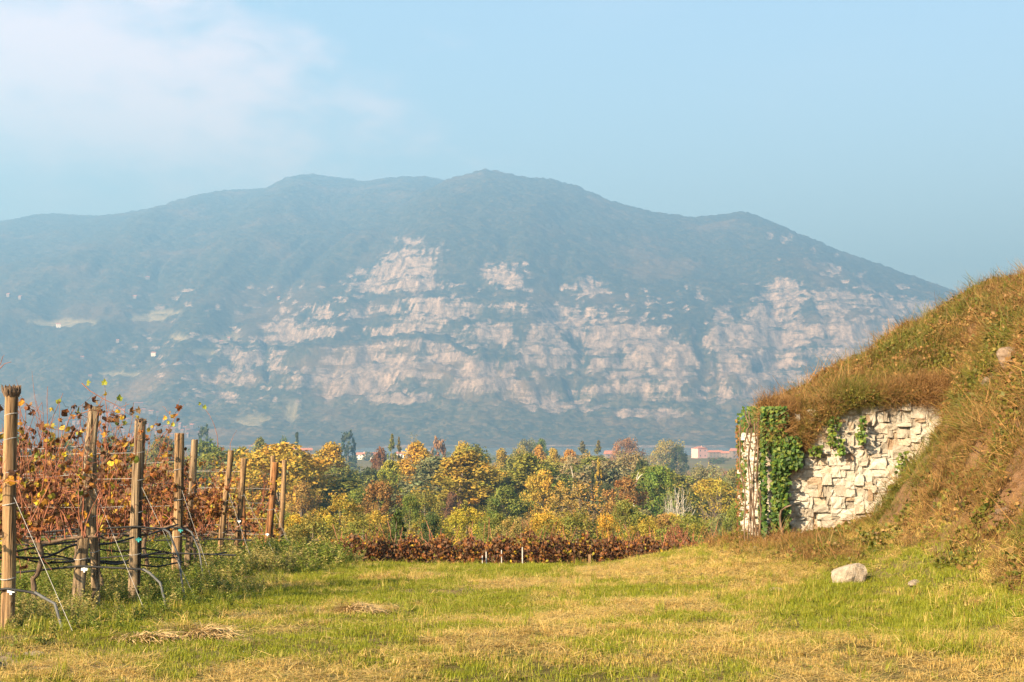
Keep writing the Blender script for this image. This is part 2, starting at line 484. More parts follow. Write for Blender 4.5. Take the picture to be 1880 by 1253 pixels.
def ground_parts(x, y):
    x = np.asarray(x, float); y = np.asarray(y, float)
    pm = np.interp(y, [-400, 0, 11, 21, 24, 27, 32, 60, 100, 200, 300, 450, 600, 800, 9000], [2, 0.05, 0, -0.44, -0.60, -1.05, -2.1, -5, -7.5, -14, -20, -25, -27, -28, -28])
    pl = np.interp(y, [-400, 0, 11, 24, 30, 34, 45, 60, 100, 200, 300, 450, 600, 800, 9000], [2, 0.05, 0.02, -0.66, -0.92, -1.4, -3.6, -5.5, -7.5, -14, -20, -25, -27, -28, -28])
    sh = 4.5 * sst(y, 25, 30.5)
    wl = sst(-x - sh * (y < 60), 2.2, 4.0)
    base = pm * (1 - wl) + pl * wl
    near = 1 - sst(y, 45, 80)
    base = base + near * (0.10 * (fbm(x * 0.35, y * 0.35, 3, 3) - 0.5) + 0.05 * (fbm(x * 1.7, y * 1.7, 5, 3) - 0.5) + 0.03 * (fbm(x * 6, y * 6, 8, 2) - 0.5))
    far_n = sst(y, 60, 300) * (fbm(x * 0.006, y * 0.006, 11, 3) - 0.5) * 3.0
    base = base + far_n
    rise = 0.43 * sst(x, 1.0, 4.2) * sst(y, 13, 22) * (1 - sst(y, 23.5, 30))
    base = base + rise
    # earth bank on the right, in front of and behind the ruined wall
    xt = np.interp(y, [0, 8, 12, 13, 15, 17, 20.5, 22, 24], [4.8, 4.6, 4.6, 4.7, 4.85, 4.95, 5.2, 5.62, 5.9])
    dx = x - xt
    b = np.where(dx > 0, 1.15 * dx + 0.30 * dx * dx, 0) + 0.09 * np.maximum(0, x - 3.9)
    soft = 0.16 * np.exp(-(dx / 0.45) ** 2)
    b = b + soft
    lump = (fbm(x * 1.1, y * 1.1, 21, 4) - 0.5) * 0.85 + (fbm(x * 3.4, y * 3.4, 23, 3) - 0.5) * 0.34
    bank_w = sst(dx, -0.2, 0.6)
    b = b + lump * bank_w
    rz = ridge_z(x) + (fbm(x * 1.3, y * 1.3, 25, 3) - 0.5) * 0.22
    front = np.minimum(base + b, rz)
    # mound behind the wall
    s = np.clip((y - WALL_Y - 0.05) / 2.6, 0, 1) ** 0.85
    back = wall_top(x) * (1 - s) + rz * s + (fbm(x * 1.8, y * 1.8, 27, 4) - 0.5) * 0.42
    back = np.maximum(back, front)
    inside = (y > WALL_Y + 0.10) & (x > wall_left(y) + 0.10)
    fall = 1 - sst(y, 27, 42)
    edge = np.where(y > 24.8, sst(x - wall_left(y), 0.0, 0.1 + np.maximum(0, y - 24.8) * 0.8), 1.0)
    mound = base + (back - base) * fall * edge
    z = np.where(inside, mound, front)
    z = np.where((y > WALL_Y + 0.10) & ~inside, base, z)
    z = np.where((y <= WALL_Y + 0.10), base + (front - base) * sst(y, 2, 9), z)
    bankness = np.where(inside, fall, np.clip(bank_w + 0.6 * sst(x, 3.0, 4.4) * sst(y, 17, 21), 0, 1) * (1 - sst(y, 26, 34)))
    # lake basin
    lk = sst(y, 1880, 1960) * sst(x, -330, -200)
    z = z - lk * 9
    # the wetland pool in the valley
    pool = sst(1 - ((x - 130) / 62) ** 2 - ((y - 905) / 70) ** 2, 0, 0.4)
    z = z - pool * 4
    return z, bankness, base

def gz(x, y): return float(ground_parts(np.array([x]), np.array([y]))[0][0])
def gza(x, y): return ground_parts(x, y)[0]

def axis(dense_lo, dense_hi, step, lo, hi, grow=1.07):
    c = list(np.arange(dense_lo, dense_hi + 1e-6, step))
    s = step; v = dense_hi
    while v < hi: s *= grow; v += s; c.append(v)
    s = step; v = dense_lo; pre = []
    while v > lo: s *= grow; v -= s; pre.append(v)
    return np.array(pre[::-1] + c)

def grid_mesh(name, xs, ys, z, mat, extra):
    X, Y = np.meshgrid(xs, ys)
    nx, ny = len(xs), len(ys)
    V = np.stack([X.ravel(), Y.ravel(), z.ravel()], 1)
    i = np.arange((ny - 1) * (nx - 1)); r = i // (nx - 1); c = i % (nx - 1)
    a = r * nx + c
    F = np.stack([a, a + 1, a + nx + 1, a + nx], 1)
    mb = MB(); mb.add(V, F)
    return mb.build(name, mat, None, True, {k: v.ravel() for k, v in extra.items()})

xs = axis(-8.0, 10.4, 0.10, -9000, 9000)
ys = axis(7.0, 28.0, 0.10, -300, 9200, 1.035)
GX, GY = np.meshgrid(xs, ys)
GZ, GB, GBASE = ground_parts(GX, GY)
soil = sst(fbm(GX * 0.9, GY * 0.9, 41, 4), 0.46, 0.58) * sst(-GX, 2.2, 3.4) * (1 - sst(GY, 20, 30))
soil = np.maximum(soil, 0.9 * sst(-GX, 2.0, 3.0) * (1 - sst(GY, 9.6, 10.6)) * sst(fbm(GX * 1.3, GY * 1.3, 43, 3), 0.35, 0.5))
ground = grid_mesh("ground", xs, ys, GZ, M['ground'], {"bank": GB, "soil": soil, "far": sst(GY, 40, 80)})
tag(ground, kind="structure")

# ------------------------------------------------------------------ mountain
RID_L = [(-700, 470), (-400, 440), (-150, 425), (0, 410), (45, 404), (95, 394), (150, 398), (200, 399), (260, 391), (330, 375), (410, 352), (495, 347), (530, 328), (570, 321), (620, 327), (665, 334), (720, 328), (780, 325), (815, 332), (900, 360), (1000, 420), (1200, 520), (1500, 640), (2600, 780)]
RID_F = [(-700, 760), (0, 740), (200, 690), (330, 630), (420, 585), (500, 545), (620, 470), (700, 410), (770, 358), (815, 333), (850, 322), (890, 312), (915, 315), (960, 325), (1010, 331), (1060, 342), (1120, 370), (1200, 392), (1275, 402), (1330, 395), (1370, 392), (1400, 402), (1450, 425), (1520, 458), (1600, 485), (1680, 517), (1745, 545), (1800, 570), (1880, 612), (2000, 660), (2300, 740), (2600, 785)]
YL, YF, Y0 = 6250.0, 5250.0, 3020.0
ZL = -28.5
def ridge_fn(lst, d):
    px = np.array([p[0] for p in lst], float); py = np.array([p[1] for p in lst], float)
    X = (px - 940) / FPX * d; Z = CAMZ + (HOR - py) / FPX * d
    return X, Z
LX, LZ = ridge_fn(RID_L, YL); FX, FZ = ridge_fn(RID_F, YF)
mx = np.concatenate([np.arange(-5200, -2700, 40), np.arange(-2700, 2700, 8.0), np.arange(2700, 5200, 40)])
my = np.concatenate([np.arange(2900, 5300, 8.0), np.arange(5300, 6300, 10.0), np.arange(6300, 7600, 50)])
MX, MY = np.meshgrid(mx, my)
warp = (fbm(MX / 700, MY / 700, 61, 3) - 0.5) * 260
gul = np.abs(fbm((MX + warp * 1.5) / 330, MY / 1500, 63, 4) - 0.5) * 2
def flank(h, yr, seed):
    foot = Y0 + 90 * (fbm(MX / 500, MX * 0, seed, 3) - 0.5)
    t = (MY - foot) / (yr - foot)
    t2 = np.clip(t - (0.09 * (0.35 - gul)) * np.sin(np.clip(t, 0, 1) * math.pi), -0.2, 2)
    f = np.interp(t2, [-0.3, 0, 0.06, 0.16, 0.30, 0.50, 0.75, 0.92, 1.0, 1.12, 1.5, 2.2], [-0.02, 0, 0.015, 0.085, 0.29, 0.56, 0.81, 0.955, 1.0, 0.93, 0.5, 0.0])
    return ZL + (h - ZL) * f
hL = np.interp(MX, LX, LZ) + 0 * MY
hF = np.interp(MX, FX, FZ) + 0 * MY
zl = flank(hL, YL, 65); zf = flank(hF, YF, 66)
mz = np.maximum(zl, zf)
mz = mz + 18 * (fbm(MX / 160, MY / 160, 67, 4) - 0.5) * sst(mz, 0, 200) * (1 - 0.7 * sst(MY, 4900, 5200))
# photograph coordinates of each point, to lay out where bare rock lies on the flank
def to_px(X, Y, Z): return 940 + X / Y * FPX, HOR - (Z - CAMZ) / Y * FPX
PX, PY = to_px(MX, MY, mz)
top = np.interp(PX, [-200, 150, 280, 380, 440, 500, 560, 640, 700, 755, 800, 840, 890, 950, 1000, 1060, 1130, 1200, 1290, 1350, 1430, 1480, 1550, 1620, 1700, 1750, 1850, 2100],
                [700, 690, 660, 640, 625, 592, 568, 530, 490, 448, 492, 530, 478, 500, 545, 570, 560, 592, 606, 570, 505, 530, 535, 550, 545, 575, 600, 700])
bot = np.interp(PX, [-200, 150, 300, 400, 520, 700, 800, 950, 1100, 1310, 1340, 1450, 1600, 1800, 2100], [700, 694, 700, 705, 728, 742, 748, 752, 770, 778, 735, 730, 740, 750, 760])
inb = sst(PY - top, -4, 14) * (1 - sst(PY - bot, -10, 8)) * sst(PX, 260, 470)
# ledges: the cliffs stand in steps
und = 120 * (fbm(MX / 380, MY / 900, 71, 4) - 0.5) + 30 * (fbm(MX / 60, MY / 200, 72, 3) - 0.5)
step = 78.0
q = (mz + und) / step
fr = q - np.floor(q)
ter = (np.floor(q) + sst(fr, 0.30, 0.62)) * step - und
mz = mz + (ter - mz) * 0.62 * inb * (0.35 + 0.9 * fbm(MX / 240, MY / 240, 74, 3))
q = (mz + 0.6 * und + 9 * fbm(MX / 30, MY / 90, 78, 2)) / 21.0
mz = mz + inb * 0.55 * 21.0 * (sst(q - np.floor(q), 0.35, 0.65) - (q - np.floor(q)))
mz = mz + inb * 12 * (np.abs(fbm(MX / 46, MY / 300, 73, 4) - 0.5) * 2 - 0.4)
gyy, gxx = np.gradient(mz, my, mx)
steep = np.sqrt(gyy ** 2 + gxx ** 2)
PX, PY = to_px(MX, MY, mz)
patch = fbm(PX / 70, PY / 26, 75, 4)
fine = fbm(PX / 9, PY / 7, 76, 3)
flut = fbm(PX / 5, PY / 24, 77, 3)
solid = np.zeros_like(mz)
for cx, cy, rx, ry in [(755, 490, 60, 42), (700, 520, 60, 30), (815, 578, 60, 22), (930, 510, 42, 26), (1115, 640, 45, 48), (1180, 650, 90, 60), (1240, 690, 46, 30), (1030, 600, 60, 26), (1000, 660, 70, 34),
                       (1330, 640, 22, 80), (1400, 690, 70, 45), (1420, 620, 70, 50), (1445, 545, 36, 32), (1540, 560, 50, 30), (1600, 640, 90, 50), (680, 685, 130, 26), (520, 610, 26, 22), (585, 606, 30, 14),
                       (740, 738, 60, 9), (640, 720, 70, 12), (1060, 750, 90, 12), (1200, 765, 80, 9), (430, 695, 44, 16), (470, 660, 60, 20), (905, 610, 40, 18), (880, 700, 60, 30), (1660, 570, 60, 20), (1080, 530, 30, 16)]:
    e = 1 - np.sqrt(((PX - cx) / rx) ** 2 + ((PY - cy) / ry) ** 2)
    solid = np.maximum(solid, sst(e + (fine - 0.5) * 0.9 + (patch - 0.5) * 0.9, -0.12, 0.35))
rock = inb * np.clip(0.55 * sst(steep, 0.55, 1.3) * sst(patch, 0.36, 0.56) + 0.85 * solid * (0.35 + 0.65 * sst(steep, 0.3, 0.95)), 0, 1)
rock = np.maximum(rock, 0.75 * solid * (PY > 440) * (PY < 790) * sst(flut, 0.3, 0.5))
for cx, y0_, y1_, wd in [(486, 610, 705, 5), (1140, 632, 672, 5), (1290, 600, 730, 14), (1314, 650, 720, 4), (915, 660, 690, 4), (1068, 610, 690, 8)]:     # wooded gullies; shade strips beside the ribs put in as dark forest colour
    gm = np.exp(-((PX - cx - (PY - y0_) * 0.05) / wd) ** 2) * sst(PY, y0_ - 12, y0_ + 8) * (1 - sst(PY, y1_ - 8, y1_ + 12))
    rock = rock * (1 - 0.95 * gm); mz = mz - gm * 22
rock = np.clip(rock * (0.35 + 0.5 * sst(fine, 0.28, 0.52)), 0, 1)
specks = sst(fbm(PX / 12, PY / 7, 79, 3), 0.66, 0.72) * sst(PY, 500, 560) * (1 - sst(PY, 735, 760)) * 0.6
rock = np.maximum(rock, specks * sst(PX, 100, 400))
rock = np.maximum(rock, 0.8 * sst(fbm(PX / 14, PY / 9, 80, 3) - 0.35 * np.abs((PY - (440 + (PX - 1420) * 0.45)) / 60), 0.56, 0.66) * (PX > 1410) * (PX < 1640))
mead = np.zeros_like(mz)
for cx, cy, rx, ry in [(110, 596, 75, 8), (270, 588, 50, 9), (300, 577, 40, 5), (420, 620, 22, 10), (375, 650, 30, 6), (535, 760, 16, 26), (460, 778, 34, 14), (330, 625, 26, 6), (215, 690, 50, 6)]:
    e = 1 - np.sqrt(((PX - cx) / rx) ** 2 + ((PY - cy) / ry) ** 2)
    mead = np.maximum(mead, sst(e + (fine - 0.5) * 0.8, 0.0, 0.4))
mead = mead * (0.5 + 0.5 * sst(np.sin(PY * 1.5), -0.2, 0.5))
shore = (1 - sst(mz - ZL, 2.5, 5)) * 0.6
rock = np.maximum(rock, shore * sst(fbm(MX / 60, MY / 60, 81, 2), 0.4, 0.55))
# tree crowns roughen everything that is not rock or pasture
crowns = vn(MX / 13, MY / 13, 83) * 0.6 + vn(MX / 26, MY / 26, 85) * 0.4
mz = mz + crowns * 17 * (1 - rock) * (1 - mead) * sst(mz, ZL + 3, ZL + 30) + rock * 7 * (flut - 0.5)
mountain = grid_mesh("mountain", mx, my, mz, M['mountain'], {"rock": rock, "meadow": mead, "low": 1 - sst(mz, 40, 330)})
tag(mountain, kind="structure")

def mount_hit(px, py):
    """first point of the mountain seen at this pixel of the photograph"""
    for d in np.arange(2950, 6400, 10.0):
        p = at(px, py, d)
        i = int(np.clip(np.searchsorted(mx, p.x), 1, len(mx) - 1)); j = int(np.clip(np.searchsorted(my, d), 1, len(my) - 1))
        if mz[j, i] > p.z: return Vector((p.x, d, mz[j, i]))
    return None

# ------------------------------------------------------------------ water
def sheet(name, pts, z, mat):
    mb = MB(); mb.add([(x, y, z) for x, y in pts], [tuple(range(len(pts)))])
    return tag(mb.build(name, mat), kind="structure")
sheet("lake", [(-330, 1880), (9000, 1880), (9000, 3300), (-330, 3300)], -29.4, M['water'])
sheet("pond", [(130 + 75 * math.cos(a), 905 + 84 * math.sin(a)) for a in np.linspace(0, 2 * math.pi, 28)[:-1]], -29.5, M['water'])

# ------------------------------------------------------------------ haze
mb = MB(); mb.add(*box(-9200, 9200, -2500, 9300, -45, 1130))
haze = mb.build("haze")
m = bpy.data.materials.new("haze"); m.use_nodes = True; nt = m.node_tree; nt.nodes.clear()
out = nt.nodes.new("ShaderNodeOutputMaterial"); pv = nt.nodes.new("ShaderNodeVolumePrincipled")
pv.inputs['Color'].default_value = HAZE_COLOR
pv.inputs['Absorption Color'].default_value = (0.10, 0.10, 0.10, 1)
pv.inputs['Density'].default_value = HAZE_DENSITY
pv.inputs['Anisotropy'].default_value = 0.3
nt.links.new(pv.outputs[0], out.inputs['Volume'])
haze.data.materials.append(m)
tag(haze, "pale blue autumn haze filling the valley air", "haze", kind="stuff")

# ------------------------------------------------------------------ scattering by geometry nodes (grass, weeds: nobody could count them)
LIB = {}
def lib_collection(name, meshes):
    c = bpy.data.collections.new(name)
    for i, me in enumerate(meshes):
        o = bpy.data.objects.new(f"{name}_{chr(97 + i)}", me); c.objects.link(o)
    LIB[name] = (c, len(meshes)); return c

def scatter_group(name, coll):
    ng = bpy.data.node_groups.new(name, 'GeometryNodeTree')
    ng.interface.new_socket("Geometry", in_out='INPUT', socket_type='NodeSocketGeometry')
    ng.interface.new_socket("Geometry", in_out='OUTPUT', socket_type='NodeSocketGeometry')
    N = ng.nodes; L = ng.links
    gi = N.new("NodeGroupInput"); go = N.new("NodeGroupOutput")
    mp = N.new("GeometryNodeMeshToPoints")
    ci = N.new("GeometryNodeCollectionInfo"); ci.inputs[0].default_value = coll
    ci.inputs[1].default_value = True; ci.inputs[2].default_value = True
    ip = N.new("GeometryNodeInstanceOnPoints"); ip.inputs['Pick Instance'].default_value = True
    def na(nm, t):
        x = N.new("GeometryNodeInputNamedAttribute"); x.data_type = t; x.inputs[0].default_value = nm; return x.outputs[0]
    e2r = N.new("FunctionNodeEulerToRotation")
    L.new(gi.outputs[0], mp.inputs[0]); L.new(mp.outputs[0], ip.inputs['Points'])
    L.new(ci.outputs[0], ip.inputs['Instance'])
    L.new(na("idx", 'INT'), ip.inputs['Instance Index'])
    L.new(na("rot", 'FLOAT_VECTOR'), e2r.inputs[0]); L.new(e2r.outputs[0], ip.inputs['Rotation'])
    L.new(na("scl", 'FLOAT'), ip.inputs['Scale'])
    L.new(ip.outputs[0], go.inputs[0])
    return ng

def scatter(name, lib, P, rot, scl, dry, label, cat, parent=None):
    coll, k = LIB[lib]
    n = len(P)
    me = bpy.data.meshes.new(name)
    me.vertices.add(n); me.vertices.foreach_set("co", np.asarray(P, np.float32).ravel())
    a = me.attributes.new("rot", 'FLOAT_VECTOR', 'POINT'); a.data.foreach_set("vector", np.asarray(rot, np.float32).ravel())
    a = me.attributes.new("scl", 'FLOAT', 'POINT'); a.data.foreach_set("value", np.asarray(scl, np.float32))
    a = me.attributes.new("dry", 'FLOAT', 'POINT'); a.data.foreach_set("value", np.asarray(dry, np.float32))
    a = me.attributes.new("idx", 'INT', 'POINT'); a.data.foreach_set("value", RNG.integers(0, k, n).astype(np.int32))
    o = link(name, me, parent)
    md = o.modifiers.new("scatter", 'NODES'); md.node_group = scatter_group(name + "_nodes", coll)
    tag(o, label, cat, kind="stuff")
    return o

def blades(n, rad, hlo, hhi, w, bend, lay=0.0, seed=0, segs=2):
    """a tuft of grass blades; lay > 0 presses them towards the ground"""
    r = np.random.default_rng(seed); mb = MB()
    for i in range(n):
        a = r.uniform(0, 2 * math.pi); rr = rad * math.sqrt(r.uniform()); bx, by = rr * math.cos(a), rr * math.sin(a)
        th = r.uniform(0, 2 * math.pi); d = np.array([math.cos(th), math.sin(th), 0]); s = np.array([-math.sin(th), math.cos(th), 0])
        h = r.uniform(hlo, hhi); lean = r.uniform(0.1, 1.0) * bend
        el = math.pi / 2 * (1 - lay * (r.uniform(0.75, 1.05) if lay < 0.9 else r.uniform(0.93, 1.03)))
        up = np.array([0, 0, 1.0])
        p = np.array([bx, by, -0.01 + (r.uniform(0, 0.02) if lay > 0 else 0)]); V = []
        ww = w * r.uniform(0.6, 1.3)
        ang = el
        for k in range(segs + 1):
            t = k / segs
            V += [p - s * ww * 0.5 * (1 - t * 0.85), p + s * ww * 0.5 * (1 - t * 0.85)]
            p = p + (d * math.cos(ang) + up * math.sin(ang)) * h / segs
            ang -= lean * 1.1 / segs
        F = [(2 * k, 2 * k + 1, 2 * k + 3, 2 * k + 2) for k in range(segs)]
        mb.add(V, F, (r.uniform(), r.uniform(), 0))
    return mb

def leaf_tuft(n, rad, h, ls, seed, droop=0.0):
    """low leafy weed: stems with small pointed leaves"""
    r = np.random.default_rng(seed); mb = MB()
    for i in range(n):
        a = r.uniform(0, 2 * math.pi); rr = rad * math.sqrt(r.uniform())
        c = np.array([rr * math.cos(a), rr * math.sin(a), h * r.uniform(0.05, 1.0) * (1 - 0.5 * rr / rad)])
        th = r.uniform(0, 2 * math.pi); ph = r.uniform(-0.5, 0.9) - droop
        d = np.array([math.cos(th) * math.cos(ph), math.sin(th) * math.cos(ph), math.sin(ph)])
        s = np.cross(d, r.normal(size=3)); s /= np.linalg.norm(s) + 1e-9
        L_ = ls * r.uniform(0.6, 1.3); W_ = L_ * r.uniform(0.28, 0.5)
        V = [c, c + d * L_ * 0.5 + s * W_, c + d * L_, c + d * L_ * 0.5 - s * W_]
        mb.add(V, [(0, 1, 2, 3)], (r.uniform(), r.uniform(), 0))
    return mb

def herb(seed, h, stems, ls):
    """upright herb: thin stems set with narrow leaves"""
    r = np.random.default_rng(seed); mb = MB()
    for i in range(stems):
        a = r.uniform(0, 2 * math.pi); base = np.array([0.07 * math.cos(a), 0.07 * math.sin(a), 0]) * r.uniform(0, 1.2)
        tipd = np.array([r.normal() * 0.30, r.normal() * 0.30, 1.0]); hh = h * r.uniform(0.55, 1.0)
        pts = [base + tipd * hh * t + np.array([r.normal(), r.normal(), 0]) * 0.012 for t in np.linspace(0, 1, 5)]
        tone = r.uniform()
        v, f = tube([tuple(p) for p in pts], [0.004, 0.0035, 0.003, 0.0025, 0.001], 3); mb.add(v, f, (tone, 0.3, 0))
        for k in range(int(16 * h / 0.4)):
            t = r.uniform(0.12, 1.0); c = base + tipd * hh * t
            th = r.uniform(0, 2 * math.pi); ph = r.uniform(-0.35, 0.95)
            d = np.array([math.cos(th) * math.cos(ph), math.sin(th) * math.cos(ph), math.sin(ph)])
            s = np.cross(d, r.normal(size=3)); s /= np.linalg.norm(s) + 1e-9
            L_ = ls * r.uniform(0.6, 1.3) * (1.15 - 0.6 * t); W_ = L_ * 0.16
            mb.add([c, c + d * L_ * 0.45 + s * W_, c + d * L_ - np.array([0, 0, 0.15 * L_]), c + d * L_ * 0.45 - s * W_], [(0, 1, 2, 3)], (np.clip(tone + r.normal() * 0.2, 0, 1), r.uniform(), 0))
    return mb

def withmat(mb, name, mat):
    me = mb.mesh(name); me.materials.append(M[mat]); return me

lib_collection("turf", [withmat(blades(30, 0.075, 0.018, 0.055, 0.0055, 1.1, 0, s), "turf", "grass") for s in range(6)])
lib_collection("tall_turf", [withmat(blades(30, 0.06, 0.06, 0.17, 0.0065, 0.9, 0, 20 + s, 3), "tall_turf", "grass") for s in range(5)])
lib_collection("straw", [withmat(blades(16, 0.11, 0.05, 0.20, 0.0052, 0.25, 0.97, 40 + s), "straw", "grass") for s in range(6)])
lib_collection("bank_straw", [withmat(blades(22, 0.10, 0.10, 0.30, 0.0065, 0.8, 0.55, 60 + s, 3), "bank_straw", "bank_plants") for s in range(6)])
lib_collection("bank_leaves", [withmat(leaf_tuft(26, 0.12, 0.14, 0.055, 80 + s, 0.1), "bank_leaves", "bank_plants") for s in range(6)])
lib_collection("hanging_straw", [withmat(blades(20, 0.09, 0.16, 0.46, 0.0065, 2.2, 0.25, 160 + s, 4), "hanging_straw", "bank_plants") for s in range(5)])
lib_collection("stalks", [withmat(blades(7, 0.05, 0.22, 0.55, 0.006, 0.35, 0.0, 100 + s, 3), "stalks", "bank_plants") for s in range(5)])
lib_collection("herbs", [withmat(herb(120 + s, 0.22 + 0.07 * s, 7, 0.085), "herbs", "weed") for s in range(6)])

def frustum_points(n, ylo, yhi, xlo=-99, xhi=99, pad=0.9):
    """uniform per ground area inside what the camera (or one a step aside) sees"""
    u = RNG.uniform(size=n); y = np.sqrt(ylo ** 2 + u * (yhi ** 2 - ylo ** 2))
    x = RNG.uniform(-1, 1, n) * (0.362 * y + pad)
    k = (x > xlo) & (x < xhi)
    return x[k], y[k]

def slope_rot(x, y, amount, jitter):
    e = 0.06
    dx = (gza(x + e, y) - gza(x - e, y)) / (2 * e); dy = (gza(x, y + e) - gza(x, y - e)) / (2 * e)
    dx = np.clip(dx, -2.5, 2.5); dy = np.clip(dy, -2.5, 2.5)
    rx = np.arctan(dy) * amount + RNG.normal(0, jitter, len(x)); ry = -np.arctan(dx) * amount + RNG.normal(0, jitter, len(x))
    return rx, ry

def to_px_np(x, y, z): return 940 + x / y * FPX, HOR - (z - CAMZ) / y * FPX

# --- meadow turf
x, y = frustum_points(88000, 7.6, 27)
z, bk, _ = ground_parts(x, y)
keep = (bk < 0.75) & ~((x < -3.6) & (RNG.uniform(size=len(x)) < 0.55)) & ((y < 22.05) | (x < 3.8))
keep &= RNG.uniform(size=len(x)) > sst(y, 14, 24) * 0.35
x, y, z, bk = x[keep], y[keep], z[keep], bk[keep]
px, py = to_px_np(x, y, z)
dry = 0.34 + 0.95 * (fbm(x * 0.7, y * 0.55, 201, 4) - 0.5) * 2.4 + 1.3 * (fbm(x * 3.2, y * 2.0, 203, 3) - 0.5)
dry += 0.40 * sst(px, 900, 1500) * sst(py, 1080, 1200) + 0.20 * sst(py, 1150, 1250) + 0.25 * bk
dry += 0.45 * np.exp(-((px - 1330) / 170) ** 2 - ((py - 1190) / 55) ** 2) + 0.3 * np.exp(-((px - 1180) / 110) ** 2 - ((py - 1110) / 22) ** 2) + 0.3 * np.exp(-((px - 900) / 120) ** 2 - ((py - 1210) / 40) ** 2)
dry -= 0.22 * np.exp(-((px - 760) / 220) ** 2 - ((py - 1080) / 60) ** 2) + 0.45 * np.exp(-((px - 1480) / 90) ** 2 - ((py - 1110) / 28) ** 2) + 0.35 * np.exp(-((px - 1700) / 130) ** 2 - ((py - 1195) / 34) ** 2) + 0.3 * np.exp(-((px - 420) / 140) ** 2 - ((py - 1215) / 36) ** 2)
dry = np.clip(dry, 0, 1)
bare = fbm(x * 1.1, y * 0.9, 207, 3)
keep = ~((dry > 0.62) & (RNG.uniform(size=len(x)) < 0.45)) & ~((bare > 0.66) & (RNG.uniform(size=len(x)) < 0.6))
rx, ry = slope_rot(x, y, 0.6, 0.16)
rot = np.stack([rx, ry, RNG.uniform(0, 6.28, len(x))], 1)
scl = RNG.uniform(0.65, 1.25, len(x)) * (0.75 + 0.6 * fbm(x * 1.2, y * 1.2, 209, 3)) * (1 - 0.25 * dry)
scatter("meadow_grass", "turf", np.stack([x, y, z], 1)[keep], rot[keep], scl[keep], dry[keep], "short green and straw-yellow grass of the meadow", "grass")
mead_x, mead_y, mead_z, mead_d = x, y, z, dry

# --- cut straw lying on the turf
w = (RNG.uniform(size=len(x)) < 0.08 + 0.6 * sst(dry, 0.30, 0.70))
sx, sy, sz = x[w], y[w], z[w]
rx, ry = slope_rot(sx, sy, 1.0, 0.10)
scatter("cut_straw", "straw", np.stack([sx, sy, sz + 0.012], 1), np.stack([rx, ry, RNG.uniform(0, 6.28, len(sx))], 1), RNG.uniform(0.6, 1.25, len(sx)),
        np.clip(0.75 + RNG.normal(0, 0.2, len(sx)), 0, 1), "pale dry cut straw strewn over the meadow", "straw")

# --- longer tufts: field edge, toe of the bank, odd clumps
x, y = frustum_points(20000, 8, 26)
z, bk, _ = ground_parts(x, y)
px, py = to_px_np(x, y, z)
pr = 0.02 + 0.5 * np.exp(-((px - 1480) / 100) ** 2 - ((py - 1105) / 30) ** 2) + 0.55 * np.exp(-((px - 1790) / 100) ** 2 - ((py - 1110) / 45) ** 2) + 0.40 * np.exp(-((px - 1720) / 150) ** 2 - ((py - 1190) / 40) ** 2) + 0.30 * sst(px, 1150, 1300) * np.exp(-((y - 22) / 2.0) ** 2) * (bk < 0.9) \
    + 0.35 * sst(-x, 2.4, 3.3) * (1 - sst(-x, 4.4, 5.4)) * sst(y, 10, 12) + 0.25 * sst(fbm(x * 1.4, y * 1.4, 211, 3), 0.58, 0.7) + 0.25 * np.exp(-((px - 720) / 120) ** 2 - ((py - 1062) / 24) ** 2)
keep = (RNG.uniform(size=len(x)) < pr * 0.8) & ((y < 22.05) | (x < 3.8)) & ~((px < 640) & (py > 1150) & (px > 150))
x, y, z, bk = x[keep], y[keep], z[keep], bk[keep]
rx, ry = slope_rot(x, y, 0.5, 0.22)
dry = np.clip(0.14 + 0.5 * (fbm(x, y, 213, 3) - 0.4) + 0.45 * bk + RNG.normal(0, 0.12, len(x)), 0, 1)
scatter("tall_grass", "tall_turf", np.stack([x, y, z], 1), np.stack([rx, ry, RNG.uniform(0, 6.28, len(x))], 1), RNG.uniform(0.45, 1.0, len(x)) * (1 - 0.45 * bk), dry, "longer tufts of bright green grass", "grass")

# --- bank and mound cover
def bank_points(n, pad=2.4):
    n = int(n * 1.2)
    x = RNG.uniform(3.0, 11.5, n); y = RNG.uniform(9.5, 30, n)
    k = (x < 0.362 * y + pad); x, y = x[k], y[k]
    z, bk, _ = ground_parts(x, y)
    k = (RNG.uniform(size=len(x)) < bk) & ~((np.abs(y - 22.12) < 0.12) & (x < 6.9)) & ~((np.abs(x - wall_left(y) - 0.08) < 0.1) & (y > 22))
    return x[k], y[k], z[k]
x, y, z = bank_points(62000)
px, py = to_px_np(x, y, z)
up = np.clip(((y > 22.1) | (z > 2.0)).astype(float), 0, 1)
dry = 0.80 + 1.8 * (fbm(x * 0.9, y * 0.9, 221, 4) - 0.5) - 0.20 * up
dry = np.clip(dry + RNG.normal(0, 0.12, len(x)), 0, 1)
rx, ry = slope_rot(x, y, 0.85, 0.35)
dens = sst(fbm(x * 1.2, y * 1.2, 223, 4), 0.38, 0.52)
k = RNG.uniform(size=len(x)) < 0.17 + 0.83 * np.maximum(dens, up * 0.8)
scatter("bank_dry_grass", "bank_straw", np.stack([x, y, z], 1)[k], np.stack([rx, ry, RNG.uniform(0, 6.28, len(x))], 1)[k], (RNG.uniform(0.45, 1.0, len(x)) + 0.9 * (RNG.uniform(size=len(x)) < 0.05))[k], dry[k], "orange-brown dry grass matting the earth bank", "dry grass")
x, y, z = bank_points(46000)
up = ((y > 22.1) | (z > 1.9)).astype(float)
n_ = fbm(x * 1.0, y * 1.0, 225, 4); n2_ = fbm(x * 3.3, y * 3.3, 226, 3)
k = RNG.uniform(size=len(x)) < np.where(up > 0, 0.22 + 0.5 * sst(n_, 0.42, 0.62), 0.55 * sst(n_ + 0.3 * n2_, 0.68, 0.84))
x, y, z, up, n_ = x[k], y[k], z[k], up[k], n_[k]
